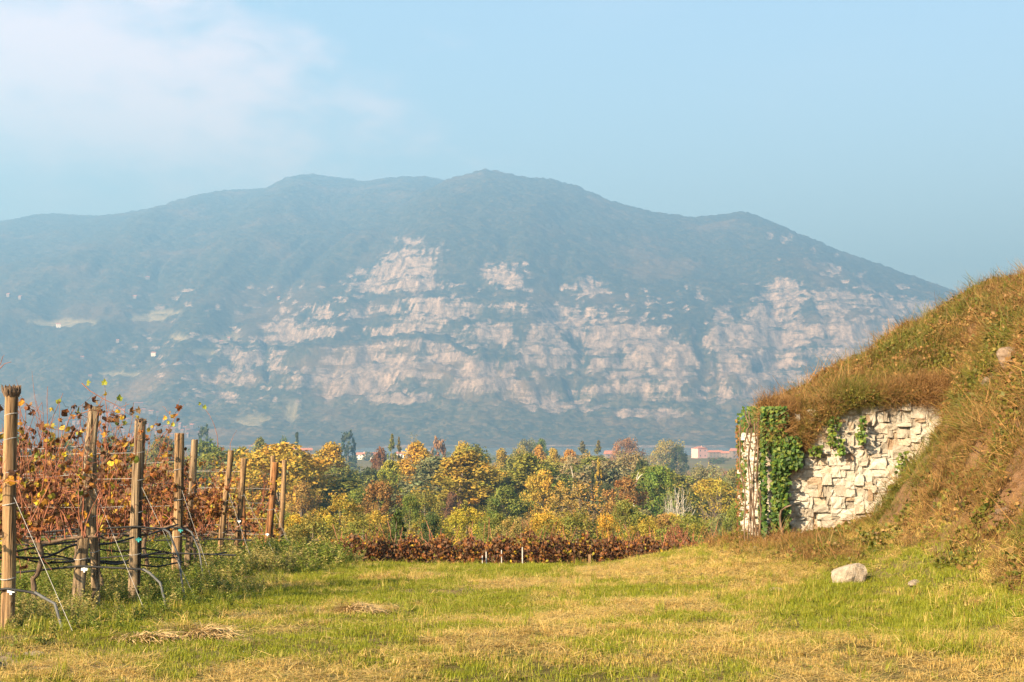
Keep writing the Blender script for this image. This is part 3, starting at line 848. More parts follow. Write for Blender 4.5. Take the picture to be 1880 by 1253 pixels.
rx, ry = slope_rot(x, y, 0.9, 0.3)
dry = np.clip(0.62 - 1.6 * (n_ - 0.5) + RNG.normal(0, 0.22, len(x)) - 0.1 * (1 - up), 0, 1)
scatter("bank_weeds", "bank_leaves", np.stack([x, y, z + 0.01], 1), np.stack([rx, ry, RNG.uniform(0, 6.28, len(x))], 1), RNG.uniform(0.5, 1.15, len(x)), dry, "small-leaved green and rusty weeds covering the bank and mound", "weeds")
x, y, z = bank_points(2600)
n_ = fbm(x * 1.5, y * 1.5, 228, 3); k = RNG.uniform(size=len(x)) < 0.5 * sst(n_, 0.60, 0.74)
x, y, z = x[k], y[k], z[k]; rx, ry = slope_rot(x, y, 0.8, 0.3)
scatter("bank_bushes", "bank_leaves", np.stack([x, y, z + 0.03], 1), np.stack([rx, ry, RNG.uniform(0, 6.28, len(x))], 1), RNG.uniform(0.8, 1.35, len(x)), np.clip(0.08 + RNG.normal(0, .12, len(x)), 0, 1), "dark green leafy clumps growing on the bank", "weeds")
x, y, z = bank_points(5200)
up = ((y > 23.0)).astype(float)
k = RNG.uniform(size=len(x)) < 0.10 + 0.6 * up
x, y, z = x[k], y[k], z[k]
rx, ry = slope_rot(x, y, 0.35, 0.3)
scatter("dead_stalks", "stalks", np.stack([x, y, z], 1), np.stack([rx, ry, RNG.uniform(0, 6.28, len(x))], 1), RNG.uniform(0.35, 0.85, len(x)), np.clip(0.85 + RNG.normal(0, 0.15, len(x)), 0, 1), "thin pale dead stalks sticking up from the mound", "stalks")
# fringe hanging over the wall head
n = 3600
x = RNG.uniform(3.86, 7.1, n); tt = RNG.uniform(size=n)
hang = np.interp(x, [3.86, 4.2, 4.5, 4.9, 5.4, 6.0, 6.6, 7.1], [0.45, 0.55, 0.60, 0.28, 0.16, 0.18, 0.35, 0.5]) * (0.4 + 1.1 * fbm(x * 2.5, x * 0, 231, 3))
y = 22.16 - 0.30 * np.sin(tt * math.pi * 0.75) + RNG.normal(0, 0.06, n); z = wall_top(x) + 0.14 + 0.10 * (fbm(x * 3, x * 0, 235, 3) - 0.5) - tt * hang
rot = np.stack([R(60) * tt + RNG.normal(0, 0.35, n) + 0.35, RNG.normal(0, 0.4, n), RNG.normal(0, 0.9, n)], 1)
rot[:, 2] = RNG.uniform(0, 6.28, n)
dry = np.clip(0.78 + 1.2 * (fbm(x * 1.5, z * 1.5, 233, 3) - 0.5) + RNG.normal(0, 0.15, n), 0, 1)
h = n // 2
scatter("wall_head_grass", "hanging_straw", np.stack([x, y, z], 1)[:h], rot[:h], RNG.uniform(0.5, 1.0, h), dry[:h], "dry grass hanging over the head of the ruined wall", "dry grass")
scatter("wall_head_weeds", "bank_leaves", np.stack([x, y, z], 1)[h:], rot[h:], RNG.uniform(0.4, 0.8, n - h), dry[h:] - 0.05, "leafy weeds hanging over the head of the ruined wall", "weeds")

# --- weeds under the vines
x = RNG.uniform(-12, -2.0, 22000); y = RNG.uniform(10.3, 36, 22000)
z = gza(x, y); px, py = to_px_np(x, y, z)
line = -3.35 - 0.035 * (y - 11)
pr = np.exp(-((x - (line - 0.75)) / 0.75) ** 2) * 0.95 + 0.30 * (x < line - 0.8)
pr = np.maximum(pr, 1.0 * sst(y, 19, 24) * (1 - sst(x, -3.6, -2.6)))
pr = np.maximum(pr, 0.8 * (1 - sst(y, 13, 15)) * (x < -3.0) * sst(y, 10.3, 11))
pr *= (0.25 + 1.0 * sst(fbm(x * 0.9, y * 0.9, 241, 3), 0.38, 0.6)) * (0.7 + 0.8 * sst(y, 12, 16))
k = (RNG.uniform(size=len(x)) < pr) & (px > -80) & ~((px < 260) & (py > 1195))
x, y, z = x[k], y[k], z[k]
dry = np.clip(0.28 + 1.0 * (fbm(x * 0.7, y * 0.7, 243, 3) - 0.45) + RNG.normal(0, 0.14, len(x)), 0, 1)
sc_ = RNG.uniform(0.5, 1.1, len(x)) * (0.5 + 0.42 * sst(y, 16, 24))
scatter("vineyard_weeds", "herbs", np.stack([x, y, z], 1), np.stack([RNG.normal(0, .15, len(x)), RNG.normal(0, .15, len(x)), RNG.uniform(0, 6.28, len(x))], 1), sc_, dry, "tall green weeds growing under the vine rows", "weeds")

# ------------------------------------------------------------------ ruined wall
wall_root = empty("stone_wall", (4.9, 22.0, -0.05))
tag(wall_root, "ruined dry stone wall of pale limestone set in the grassy bank", "wall")
def chunk(seed, cut=0.22):
    """irregular block within a unit cube, 48 triangles"""
    r = np.random.default_rng(seed)
    g3 = [-0.5, 0.0, 0.5]; V = {}; vs = []
    for a in range(3):
        for b in range(3):
            for c in range(3):
                if a == b == c == 1: continue
                V[(a, b, c)] = len(vs)
                p = np.array([g3[a], g3[b], g3[c]])
                k = sum(1 for q in (a, b, c) if q != 1)
                p *= {1: 1.0, 2: 0.985, 3: 0.95}[k]
                p += r.normal(0, 0.042, 3)
                vs.append(p)
    F = []
    for ax in range(3):
        for sgn in (0, 2):
            o = [q for q in range(3) if q != ax]
            for i in range(2):
                for j in range(2):
                    q = []
                    for (di, dj) in ((0, 0), (1, 0), (1, 1), (0, 1)):
                        t = [0, 0, 0]; t[ax] = sgn; t[o[0]] = i + di; t[o[1]] = j + dj; q.append(V[tuple(t)])
                    if (sgn == 0) ^ (ax == 1): q = q[::-1]
                    F.append(q)
    return MB().add(vs, F)
STONES = []
for s in range(24):
    me = chunk(300 + s).mesh("stone", False); me.materials.append(M['limestone']); STONES.append(me)
wv = wall_root.location
def pack(ncol, nrow, seed):
    r = random.Random(seed); used = np.zeros((nrow, ncol), bool); out = []
    for j in range(nrow):
        for i in range(ncol):
            if used[j, i]: continue
            k = r.random()
            w, h = (1, r.choice((2, 3, 3))) if k < 0.22 else (2, 2) if k < 0.45 else (3, 2) if k < 0.62 else (2, 3) if k < 0.76 else (3, 1) if k < 0.84 else (2, 1) if k < 0.93 else (4, 3)
            w = min(w, ncol - i); h = min(h, nrow - j)
            while w > 1 and used[j:j + 1, i:i + w].any(): w -= 1
            while h > 1 and used[j:j + h, i:i + w].any(): h -= 1
            used[j:j + h, i:i + w] = True; out.append((i, j, w, h))
    return out
CW, CH = 0.069, 0.060
rnd = random.Random(5)
for (i, j, w, h) in pack(45, 42, 11):
    xx = 3.86 + (i + w / 2) * CW; zz = -0.28 + (j + h / 2) * CH
    if zz + h * CH / 2 > wall_top(xx) + 0.06 - 0.25 * max(0, 1 - (xx - 3.86) / 0.5): continue
    if zz + h * CH / 2 < gz(xx, 21.9) - 0.1: continue
    o = link("stone", rnd.choice(STONES), wall_root)
    o.location = Vector((xx, 22.03 + rnd.uniform(-0.035, 0.03) + 0.04 * math.sin(xx * 3 + zz * 2), zz)) - wv
    o.scale = (w * CW * rnd.uniform(1.0, 1.10), rnd.uniform(0.24, 0.28), h * CH * rnd.uniform(0.97, 1.07))
    o.rotation_euler = (rnd.uniform(-0.04, 0.04), rnd.uniform(-0.05, 0.05) + rnd.choice((0, 0, math.pi)), rnd.uniform(-0.07, 0.07))
ret = MB()      # the return at the left corner, seen nearly edge-on: rubble too thin to pick apart
CHV = [chunk(340 + q) for q in range(8)]
for i in range(6):
    for j in range(36):
        cb = rnd.choice(CHV); yy = 22.20 + (i + rnd.uniform(.3, .7)) * 0.40; zz = -0.45 + (j + 0.5) * 0.062
        if zz > 1.58: continue
        V = np.concatenate(cb.v) * np.array([rnd.uniform(0.24, 0.30), rnd.uniform(0.30, 0.42), 0.062 * rnd.uniform(0.9, 1.05)])
        V = V @ np.array(Euler((rnd.uniform(-.03, .03), rnd.uniform(-.08, .08), rnd.uniform(-.1, .1))).to_matrix()).T
        V = V + np.array([wall_left(yy) + 0.03 + rnd.uniform(-0.04, 0.04), yy, zz]) - np.array(wv)
        ret.add(V, cb.f[0])
ret.build("return_rubble", M['limestone'], wall_root)["kind"] = "stuff"
core = MB()
nx_, nz_ = 30, 16
V = []; F = []
for i in range(nx_ + 1):
    xx = 3.92 + i / nx_ * 3.2
    for k in range(nz_ + 1):
        V.append((xx, 22.035 + 0.02 * math.sin(i * 2.1 + k), -0.5 + (wall_top(xx) + 0.45) * k / nz_))
for i in range(nx_):
    for k in range(nz_):
        a = i * (nz_ + 1) + k; F.append((a, a + nz_ + 1, a + nz_ + 2, a + 1))
n0 = len(V)
for i in range(11):
    yy = 22.035 + i / 10 * 2.6
    for k in range(nz_ + 1): V.append((wall_left(yy) + 0.05, yy, -0.5 + (2.3) * k / nz_))
for i in range(10):
    for k in range(nz_):
        a = n0 + i * (nz_ + 1) + k; F.append((a, a + 1, a + nz_ + 2, a + nz_ + 1))
core.add(np.array(V) - np.array(wv), F); core.build("rubble_core", M['mortar_core'], wall_root)

# --- ivy on the wall's left corner
def ivy_leaf_verts(c, d, nrm, s):
    side = np.cross(nrm, d); side /= np.linalg.norm(side) + 1e-9
    P = [(0, 0), (0.42, 0.12), (0.5, 0.42), (0.28, 0.5), (0, 1.0), (-0.28, 0.5), (-0.5, 0.42), (-0.42, 0.12)]
    return [c + (side * a + d * b + nrm * (0.12 * abs(a))) * s for a, b in P]
def ivy(name, label, strips, n, seed, greens):
    r = np.random.default_rng(seed)
    root = empty(name, at(strips[0][0], strips[0][3], 21.85))
    tag(root, label, "ivy")
    o0 = np.array(root.location)
    mb = MB(); k = 0
    while k < n:
        x0, x1, y0, y1, dn = strips[r.integers(len(strips))]
        px = r.uniform(x0, x1); py = r.uniform(y0, y1)
        if r.uniform() > dn * (0.4 + 0.9 * float(fbm(np.array(px / 14.), np.array(py / 18.), seed, 3))): continue
        edge = min(px - x0, x1 - px) / (x1 - x0)
        if r.uniform() > 0.25 + 3.2 * edge: continue
        d_ = 21.84 - r.uniform(0.0, 0.16)
        if px < 1398: d_ = 21.9 + (1400 - px) * 0.06 - r.uniform(0, 0.12)
        c = np.array(at(px, py, d_))
        nrm = np.array([-0.35, -1.0, 0.35]) + r.normal(0, 0.45, 3); nrm /= np.linalg.norm(nrm)
        d = np.array([r.normal() * 0.6, -0.1, -1.0]); d -= nrm * d.dot(nrm); d /= np.linalg.norm(d)
        mb.add(ivy_leaf_verts(c - o0, d, nrm, r.uniform(0.035, 0.075)), [(0, 1, 2, 3, 4, 5, 6, 7)], np.array(greens[r.integers(len(greens))]) * r.uniform(0.45, 1.05))
        k += 1
    f = mb.build("foliage", M['ivy_leaf'], root); f["kind"] = "stuff"
    for (x0, x1, y0, y1, dn) in strips[:4]:
        st = MB()
        for q in range(2):
            px = r.uniform(x0 + 4, x1 - 4)
            pts = wobble(np.array(at(px, y1 + 8, 21.88)) - o0, np.array(at(px + r.uniform(-12, 12), y0 + 10, 21.9)) - o0, 12, 0.03)
            st.add(*tube(pts, 0.012, 5))
        st.build("stem", M['vine_trunk'], root)
    return root
G1 = [(0.030, 0.070, 0.010), (0.045, 0.095, 0.012), (0.075, 0.13, 0.016), (0.13, 0.16, 0.02)]
ivy("ivy", "glossy green ivy covering the wall's left corner from head to foot", [(1374, 1406, 765, 985, 1.0), (1362, 1446, 746, 818, 1.0), (1354, 1398, 758, 985, 0.85)], 5200, 51, G1)
ivy("ivy", "narrower strip of ivy hanging down the wall beside the bent stem", [(1412, 1448, 815, 975, 0.95), (1418, 1470, 800, 860, 0.8)], 1900, 52, G1)
ivy("ivy", "sparse rust-brown creeper on the outer edge of the wall corner", [(1350, 1376, 770, 985, 0.9), (1378, 1398, 890, 990, 0.6)], 1300, 53, [(0.17, 0.07, 0.025), (0.22, 0.11, 0.03), (0.07, 0.09, 0.015)])
for k, (cx, cy, rx_, ry_, nn, lb) in enumerate([(1530, 790, 14, 26, 80, "small green creeper in the joints under the wall head"), (1580, 790, 10, 26, 60, "slim green creeper trailing down between two tall wall stones"), (1542, 820, 9, 14, 40, "little green plant rooted in the middle of the wall"),
                                       (1495, 826, 14, 10, 36, "dark green sprig on the upper left of the bare stones"), (1655, 850, 12, 22, 70, "leafy green creeper near the wall's right end"), (1600, 976, 18, 8, 50, "fresh green leaves at the foot of the wall")]):
    ivy("creeper", lb, [(cx - rx_, cx + rx_, cy - ry_, cy + ry_, 1.0)], nn, 60 + k, [(0.05, 0.10, 0.012), (0.09, 0.15, 0.018), (0.16, 0.19, 0.025)])
# bent dead stem leaning on the wall foot
stem = MB(); p0 = np.array(at(1432, 992, 21.6))
pts = [at(a, b, 21.65) for a, b in [(1435, 994), (1434, 980), (1430, 962), (1429, 948), (1432, 937), (1440, 930), (1450, 927)]]
stem.add(*tube([np.array(p) - p0 for p in pts], [0.026, 0.024, 0.022, 0.02, 0.019, 0.016, 0.011], 8))
o = stem.build("dead_vine", M['vine_trunk'], None, True); o.location = p0
tag(o, "dark bent woody stem standing at the foot of the stone wall", "dead vine")

# ------------------------------------------------------------------ loose stones
def boulder(name, c, size, seed, rz, label, mat='field_stone', sub=2, tilt=0.0):
    import bmesh
    bm = bmesh.new(); bmesh.ops.create_icosphere(bm, subdivisions=sub + 1, radius=0.5)
    r = np.random.default_rng(seed)
    planes = [(np.array(v) / np.linalg.norm(v), r.uniform(0.30, 0.44)) for v in r.normal(size=(9, 3))]
    for v in bm.verts:
        p = np.array(v.co)
        for nrm, dd in planes:
            e = p.dot(nrm) - dd
            if e > 0: p = p - nrm * e * 0.9
        v.co = p + r.normal(0, 0.011, 3)
    me = bpy.data.meshes.new(name); bm.to_mesh(me); bm.free()
    me.materials.append(M[mat]); o = link(name, me); o.location = c; o.scale = size; o.rotation_euler = (0, tilt, rz)
    return tag(o, label, "stone")
DD = np.arange(7, 32, 0.02)
def on_ground(px, py, guess=16.0):
    xx = (px - 940.0) / FPX * DD; zz = CAMZ - (py - HOR) / FPX * DD
    h = np.nonzero(gza(xx, DD) >= zz)[0]
    if len(h) == 0: return at(px, py, guess)
    d = float(DD[h[0]]); return Vector((float(xx[h[0]]), d, gz(xx[h[0]], d)))
p = on_ground(1552, 1070); boulder("boulder", p + Vector((0.02, 0.1, 0.075)), (0.46, 0.34, 0.31), 4, 0.2, "pale rounded boulder lying in the grass at the foot of the bank", tilt=-0.35)
for px, py, s, sd, lb in [(1675, 1072, (0.30, 0.14, 0.08), 6, "flat pale stone in the grass to the right of the boulder"), (1422, 1083, (0.26, 0.16, 0.06), 7, "low flat grey stone half sunk in the grass left of the boulder"),
                          (1385, 1008, (0.13, 0.10, 0.08), 8, "small white stone below the ivy-covered wall corner"), (70, 1200, (0.16, 0.14, 0.05), 9, "small buff stone on bare soil near the first post")]:
    p = on_ground(px, py); boulder("stone_lump", p + Vector((0, 0.03, s[2] * 0.18)), s, sd, sd * 0.7, lb)
for px, py, s, sd, lb in [(1862, 545, (0.30, 0.2, 0.34), 11, "upright rock poking out near the top of the mound"), (1868, 655, (0.55, 0.35, 0.34), 12, "large brownish rock jutting from the bank at the right edge"),
                          (1825, 700, (0.34, 0.2, 0.24), 13, "tan rock below the jutting rock on the bank"), (1845, 822, (0.13, 0.1, 0.2), 14, "small pale upright stone in the middle of the bank"), (1770, 875, (0.22, 0.15, 0.18), 15, "buff stone half buried in the bank's dry grass"),
                          (1835, 940, (0.42, 0.2, 0.14), 16, "long tan stone low on the right of the bank"), (1792, 905, (0.2, 0.15, 0.18), 17, "brownish lump of rock just above the long tan stone"), (1720, 920, (0.16, 0.12, 0.2), 18, "narrow pinkish stone in the bank right of the wall"),
                          (1700, 745, (0.10, 0.1, 0.3), 19, "tall thin stone under the hanging weeds beside the wall"), (1640, 765, (0.2, 0.15, 0.26), 20, "rounded stone at the wall head's right end")]:
    p = on_ground(px, py); boulder("bank_rock", p + Vector((0.03, 0.12, -0.05)), s, sd, sd * 0.5, lb, 'bank_stone', tilt=0.3)

# straw heaps raked together
def heap(label, px, py, rx_, ry_, h, n, seed):
    c = on_ground(px, py); r = np.random.default_rng(seed); mb = MB()
    slx = (gz(c.x + .2, c.y) - gz(c.x - .2, c.y)) / .4; sly = (gz(c.x, c.y + .2) - gz(c.x, c.y - .2)) / .4
    for i in range(n):
        a = r.uniform(0, 6.28); q = math.sqrt(r.uniform()); ox, oy = rx_ * q * math.cos(a), ry_ * q * math.sin(a)
        oz = h * (1 - q * q) * r.uniform(0.15, 1.0)
        th = r.uniform(0, 6.28); L_ = r.uniform(0.08, 0.26); up = r.uniform(-0.35, 0.45) - 0.4 * q
        d = np.array([math.cos(th), math.sin(th) * 0.8, up * 0.6]) * L_; s = np.array([-math.sin(th), math.cos(th), 0.4]) * 0.0035
        z0 = slx * ox + sly * oy
        p = np.array([ox, oy, oz + z0 + 0.01]); md = p + d * 0.5 + np.array([0, 0, 0.02])
        col = np.array([0.42, 0.28, 0.12]) * r.uniform(0.5, 1.35)
        mb.add([p - s, p + s, md + s, md - s, p + d + s * .4, p + d - s * .4], [(0, 1, 2, 3), (3, 2, 4, 5)], col)
    o = mb.build("straw_heap", M['ivy_leaf']); o.location = c
    return tag(o, label, "straw heap")
heap("little brown straw heap in the middle of the meadow", 660, 1122, 0.17, 0.11, 0.08, 360, 71)
heap("long tan straw heap beside the weeds, near the vine posts", 385, 1168, 0.22, 0.12, 0.08, 480, 72)
heap("flat pale straw heap on the bare soil in front of the leaning post", 275, 1172, 0.30, 0.12, 0.04, 360, 73)

# ------------------------------------------------------------------ vineyard posts
def post(name, label, px_top, py_top, px_bot, py_bot, d, wpx, mat, seed, square=0.0, twist=0.0, dlean=0.0):
    """wooden post from its foot to its cut top, placed at depth d"""
    rnd = random.Random(seed)
    b = at(px_bot, py_bot, d); b.z = gz(b.x, b.y) - 0.12
    t = at(px_top, py_top, d + dlean)
    rad = wpx / FPX * d * 0.5 * 0.86
    o = empty(name, b)
    V = []; F = []; S = 18; NR = 22
    ax = t - b
    cr = [rnd.uniform(0, 6.28) for _ in range(4)]; cd = [rnd.uniform(0.05, 0.16) for _ in range(4)]
    for i in range(NR):
        u = i / (NR - 1); c = ax * u
        c = c + Vector((math.sin(u * 5 + cr[0]), math.cos(u * 4 + cr[1]), 0)) * rad * 0.12 * math.sin(u * math.pi)
        for k in range(S):
            th = 2 * math.pi * k / S + twist * u
            r = rad * (1.06 - 0.10 * u)
            if square > 0:
                q = 1 / max(abs(math.cos(th - 0.5)), abs(math.sin(th - 0.5))); r *= (1 - square) + square * q * 0.86
            for a_, d_ in zip(cr, cd):
                dd = math.atan2(math.sin(th - a_ - 0.3 * math.sin(u * 3 + a_)), math.cos(th - a_ - 0.3 * math.sin(u * 3 + a_)))
                r *= 1 - d_ * math.exp(-(dd / 0.16) ** 2) * (0.4 + 0.6 * math.sin(u * 6 + a_) ** 2)
            r *= 1 + 0.02 * math.sin(u * 23 + k) + rnd.uniform(-0.012, 0.012)
            V.append(c + Vector((math.cos(th) * r, math.sin(th) * r, 0 if i < NR - 1 else rnd.uniform(-0.012, 0.012))))
    for i in range(NR - 1):
        for k in range(S):
            F.append((i * S + k, i * S + (k + 1) % S, (i + 1) * S + (k + 1) % S, (i + 1) * S + k))
    mb = MB(); mb.add([tuple(v) for v in V], F)
    c0 = len(V) - S
    mb.add([tuple(ax + Vector((0, 0, 0.004)))] + [tuple(v) for v in V[c0:]], [(0, 1 + k, 1 + (k + 1) % S) for k in range(S)])
    mb.build("shaft", M[mat], o, True)
    tag(o, label, "post", "wooden posts ending the vine rows")
    o["_r"] = rad; o["_ax"] = tuple(ax)
    return o

def on_post(o, h, side=0.0, front=0.0):
    ax = Vector(o["_ax"]); u = h / ax.z
    return o.location + ax * u + Vector((side * o["_r"], -front * o["_r"], 0))

def wire_tie(o, h, mat='steel_wire', r=0.004):
    ax = Vector(o["_ax"]); u = h / ax.z; c = ax * u; rad = o["_r"] * (1.08 - 0.10 * u)
    pts = [c + Vector((math.cos(a) * rad, math.sin(a) * rad, 0.012 * math.sin(a + h))) for a in np.linspace(0, 2 * math.pi, 15)]
    mb = MB(); mb.add(*tube(pts, r, 5)); mb.build("wire_tie", M[mat], o)

def clip(o, h, mat, side=0.6):
    ax = Vector(o["_ax"]); c = ax * (h / ax.z); rad = o["_r"]
    mb = MB(); x0 = c.x + side * rad
    v, f = box(x0 - 0.03, x0 + 0.03, c.y - rad - 0.014, c.y - rad + 0.006, c.z - 0.012, c.z + 0.012); mb.add(v, f)
    v, f = box(x0 - 0.008, x0 + 0.008, c.y - rad - 0.017, c.y - rad + 0.0, c.z - 0.03, c.z + 0.02); mb.add(v, f)
    mb.build("clip", M[mat], o)

P = {}
P[1] = post("vine_post", "thick weathered post with a splayed, frayed top at the left edge", 22, 722, 23, 1140, 11.7, 28, "wood_tan", 1)
P[2] = post("vine_post", "leaning sawn post bound with a red cane near its head", 174, 748, 147, 1100, 14.0, 27, "wood_grey", 2, square=0.9, dlean=0.25)
P[3] = post("vine_post", "short weathered post half hidden behind the leaning sawn post", 171, 815, 184, 1104, 14.35, 19, "wood_grey", 3, square=0.4)
P[4] = post("vine_post", "upright grey post with a dark mossy head, third along the row ends", 259, 774, 251, 1092, 15.7, 24, "wood_grey", 4)
P[5] = post("vine_post", "smooth straight tan post holding the teal clip", 331, 796, 329, 1058, 19.0, 21, "wood_tan", 5)
P[6] = post("vine_post", "thin pale twisted post beside the orange-leaved vine", 359, 808, 348, 1034, 20.5, 15, "wood_grey", 6, twist=1.2)
P[7] = post("vine_post", "thin post tilting right with a vine cane wound along it", 426, 828, 403, 1020, 23.0, 13, "wood_tan", 7)
P[8] = post("vine_post", "short pale post standing in front of the weeds, knee-deep", 450, 842, 435, 1052, 23.8, 14, "wood_tan", 8)
P[9] = post("vine_post", "dark narrow post just behind the short pale post", 447, 880, 455, 1024, 25.0, 10, "wood_red", 9)
P[10] = post("vine_post", "dark red-brown post with a stepped double top", 507, 849, 490, 1020, 27.5, 15, "wood_red", 10)
P[11] = post("vine_post", "slender tan post, last at the right end of the line", 524, 845, 515, 1014, 29.5, 11, "wood_tan", 11)
P[12] = post("vine_post", "tan post rising right behind the red-brown post", 503, 837, 498, 1016, 28.3, 11, "wood_tan", 12)
# frayed, mushroomed head of the first post
mb = MB(); ax = Vector(P[1]["_ax"]); rad = P[1]["_r"]; rnd = random.Random(77)
for k in range(64):
    a = k / 64 * 6.283 + rnd.uniform(-.05, .05); q = rnd.uniform(0.55, 1.0)
    b0 = ax + Vector((math.cos(a), math.sin(a), 0)) * rad * q * 0.92 + Vector((0, 0, -0.03))
    sp = rnd.uniform(1.05, 1.75) * q
    b1 = ax + Vector((math.cos(a), math.sin(a), 0)) * rad * sp + Vector((0, 0, rnd.uniform(0.035, 0.07)))
    mid = (b0 + b1) * 0.5 + Vector((math.cos(a), math.sin(a), 0)) * 0.008
    mb.add(*tube([b0, mid, b1], [0.011, 0.009, 0.003], 4))
v, f = tube([ax + Vector((0, 0, -0.02)), ax + Vector((0, 0, 0.035)), ax + Vector((0.004, 0, 0.052))], [rad * 0.9, rad * 1.15, rad * 0.5], 12); mb.add(v, f)
mb.build("frayed_top", M['vine_trunk'], P[1])
mb = MB(); ax = Vector(P[4]["_ax"]); rad = P[4]["_r"]; rnd = random.Random(78)
for k in range(70):
    a = rnd.uniform(0, 6.283); q = rnd.uniform(0.3, 1.08); b0 = ax + Vector((math.cos(a) * rad * q, math.sin(a) * rad * q, rnd.uniform(-0.07, 0.0) if q > 0.85 else 0.0))
    mb.add(*tube([b0, b0 + Vector((rnd.gauss(0, .012), rnd.gauss(0, .012), rnd.uniform(0.012, 0.04)))], [0.011, 0.003], 4))
mb.build("mossy_head", M['vine_trunk'], P[4])
for k, hs in {1: (0.42, 1.02, 1.28, 1.55, 1.75), 2: (0.5, 0.86, 1.2, 1.5), 3: (0.55, 0.9), 4: (0.5, 0.95, 1.3, 1.6), 5: (0.62, 1.1, 1.5), 6: (0.7, 1.2), 7: (0.6, 1.1), 8: (0.7, 1.2), 10: (0.6, 1.2), 11: (0.5, 1.1)}.items():
    for h in hs: wire_tie(P[k], h + 0.12)
clip(P[1], 0.44, 'white_plastic', 0.9); clip(P[2], 0.52, 'white_plastic', 1.0); clip(P[5], 0.82, 'teal_plastic', 0.9); clip(P[4], 0.78, 'teal_plastic', 0.8); clip(P[8], 0.9, 'white_plastic', 0.2); clip(P[10], 0.85, 'white_plastic', -0.2)

# ------------------------------------------------------------------ wires and hoses
rnd = random.Random(21)
def strand(name, pts, r, mat, label, cat, group=None, sides=5):
    o0 = Vector(pts[0]); mb = MB(); mb.add(*tube([Vector(p) - o0 for p in pts], r, sides))
    o = mb.build(name, M[mat], None, True); o.location = o0
    return tag(o, label, cat, group)
NICK = {1: "the frayed-top post", 2: "the leaning sawn post", 4: "the mossy-headed post", 5: "the teal-clip post", 7: "the tilted thin post", 8: "the short pale post", 10: "the stepped-top post", 11: "the last slender post"}
for k in NICK:
    o = P[k]; lo, hi = (0.95, 1.62)
    for h, wd in ((0.72, "lowest"), (1.02, "second lowest"), (1.32, "third"), (1.60, "highest")):
        a = on_post(o, h + 0.12, -0.9); yl = a.y + rnd.uniform(-0.25, 0.25)
        b = Vector((-0.37 * a.y - 1.4, yl, gz(-0.37 * a.y - 1.0, yl) + h + rnd.uniform(-0.04, 0.04)))
        strand("trellis_wire", wobble(a, b, 10, 0.012, rnd, 0.03), 0.0026, "steel_wire", f"{wd} thin steel trellis wire running left from {NICK[k]}", "wire", "trellis wires")
    # guy wire to the ground
    a = on_post(o, 1.35 if k != 1 else 1.2, 0.8, 0.5); bx = a.x + 0.62 + rnd.uniform(-0.1, 0.15); by = a.y - rnd.uniform(0.3, 0.5)
    strand("guy_wire", [a, Vector((bx, by, gz(bx, by)))], 0.0020, "steel_wire", f"slanting steel guy wire from {NICK[k]} down to the ground", "wire", "guy wires")
# black drip hoses along the rows, their ends bent down in grey sleeves
def hose(k, h, over, label, drop=True, r=0.011):
    o = P[k]; a = on_post(o, h, 0.3, 1.25)
    L = Vector((-0.37 * a.y - 1.2, a.y + rnd.uniform(-0.1, 0.1), gz(-0.37 * a.y - 1.0, a.y) + h - 0.12 - rnd.uniform(0.0, 0.08)))
    pts = wobble(L, a, 9, 0.018, rnd, 0.04)
    e = a + Vector((over, -0.1, -0.02)); pts.append(a.lerp(e, 0.5)); pts.append(e)
    o0 = Vector(pts[0]); root = empty("drip_hose", o0); tag(root, label, "hose", "drip irrigation hoses")
    if drop:
        g_ = Vector((e.x + 0.30, e.y - 0.15, gz(e.x + 0.3, e.y - 0.15)))
        mid = e.lerp(g_, 0.45) + Vector((0.07, 0, 0.05))
        pts.append(e + Vector((0.05, -0.01, -0.02)))
        mb = MB(); mb.add(*tube([Vector(p) - o0 for p in (e + Vector((0.02, 0, 0.0)), e + Vector((0.09, -0.02, -0.035)), mid, g_)], [0.0125, 0.013, 0.0125, 0.011], 7)); mb.build("sleeve", M['grey_sleeve'], root, True)
    mb = MB(); mb.add(*tube([Vector(p) - o0 for p in pts], r, 7)); mb.build("pipe", M['hose'], root, True)
hose(1, 0.46, 0.24, "black drip hose along the nearest row, bent down beside the frayed-top post")
hose(2, 0.55, 0.62, "black drip hose passing the leaning sawn post, its grey end in the weeds")
hose(4, 0.92, 0.30, "black drip hose curving down to the right of the mossy-headed post")
hose(5, 0.86, 0.12, "black drip hose bent down beside the smooth post with the teal clip")
hose(5, 0.52, 0.8, "low black drip hose stretching past the smooth post with the teal clip", False)
hose(7, 0.62, 0.5, "black drip hose low behind the tilted thin post", False)
hose(8, 0.75, 0.3, "black drip hose behind the short pale post, ending in the weeds", False)
hose(10, 0.50, 0.9, "black drip hose past the dark stepped-top post, its end held by a clip", False)
for k, (a, b, lb) in enumerate([((-30, 1012, 12.6), (330, 962, 18.8), "long black hose slanting up from the left edge to the teal clip"), ((-30, 1022, 12.8), (250, 985, 15.4), "black hose slung between the first post and the mossy-headed post"),
                              ((60, 1014, 16.5), (330, 1022, 18.5), "upper hose of the dark bundle low between the posts"), ((50, 1024, 16.2), (340, 1030, 18.6), "lower hose of the dark bundle low between the posts"), ((150, 1000, 16.4), (420, 1012, 21), "thin hose behind the mossy-headed post running right"),
                              ((100, 1030, 15), (300, 1012, 18), "slack black hose crossing the bundle below the vines")]):
    strand("hose_length", wobble(at(*a), at(*b), 16, 0.035, rnd, 0.05), 0.011, "hose", lb, "hose", "loose hoses", 6)
strand("hose_length", [at(a, b, 9.6) for a, b in [(-20, 1195), (10, 1212), (30, 1232), (45, 1275)]], 0.014, "hose", "dark hose lying on the soil in the bottom left corner", "hose", "loose hoses", 7)

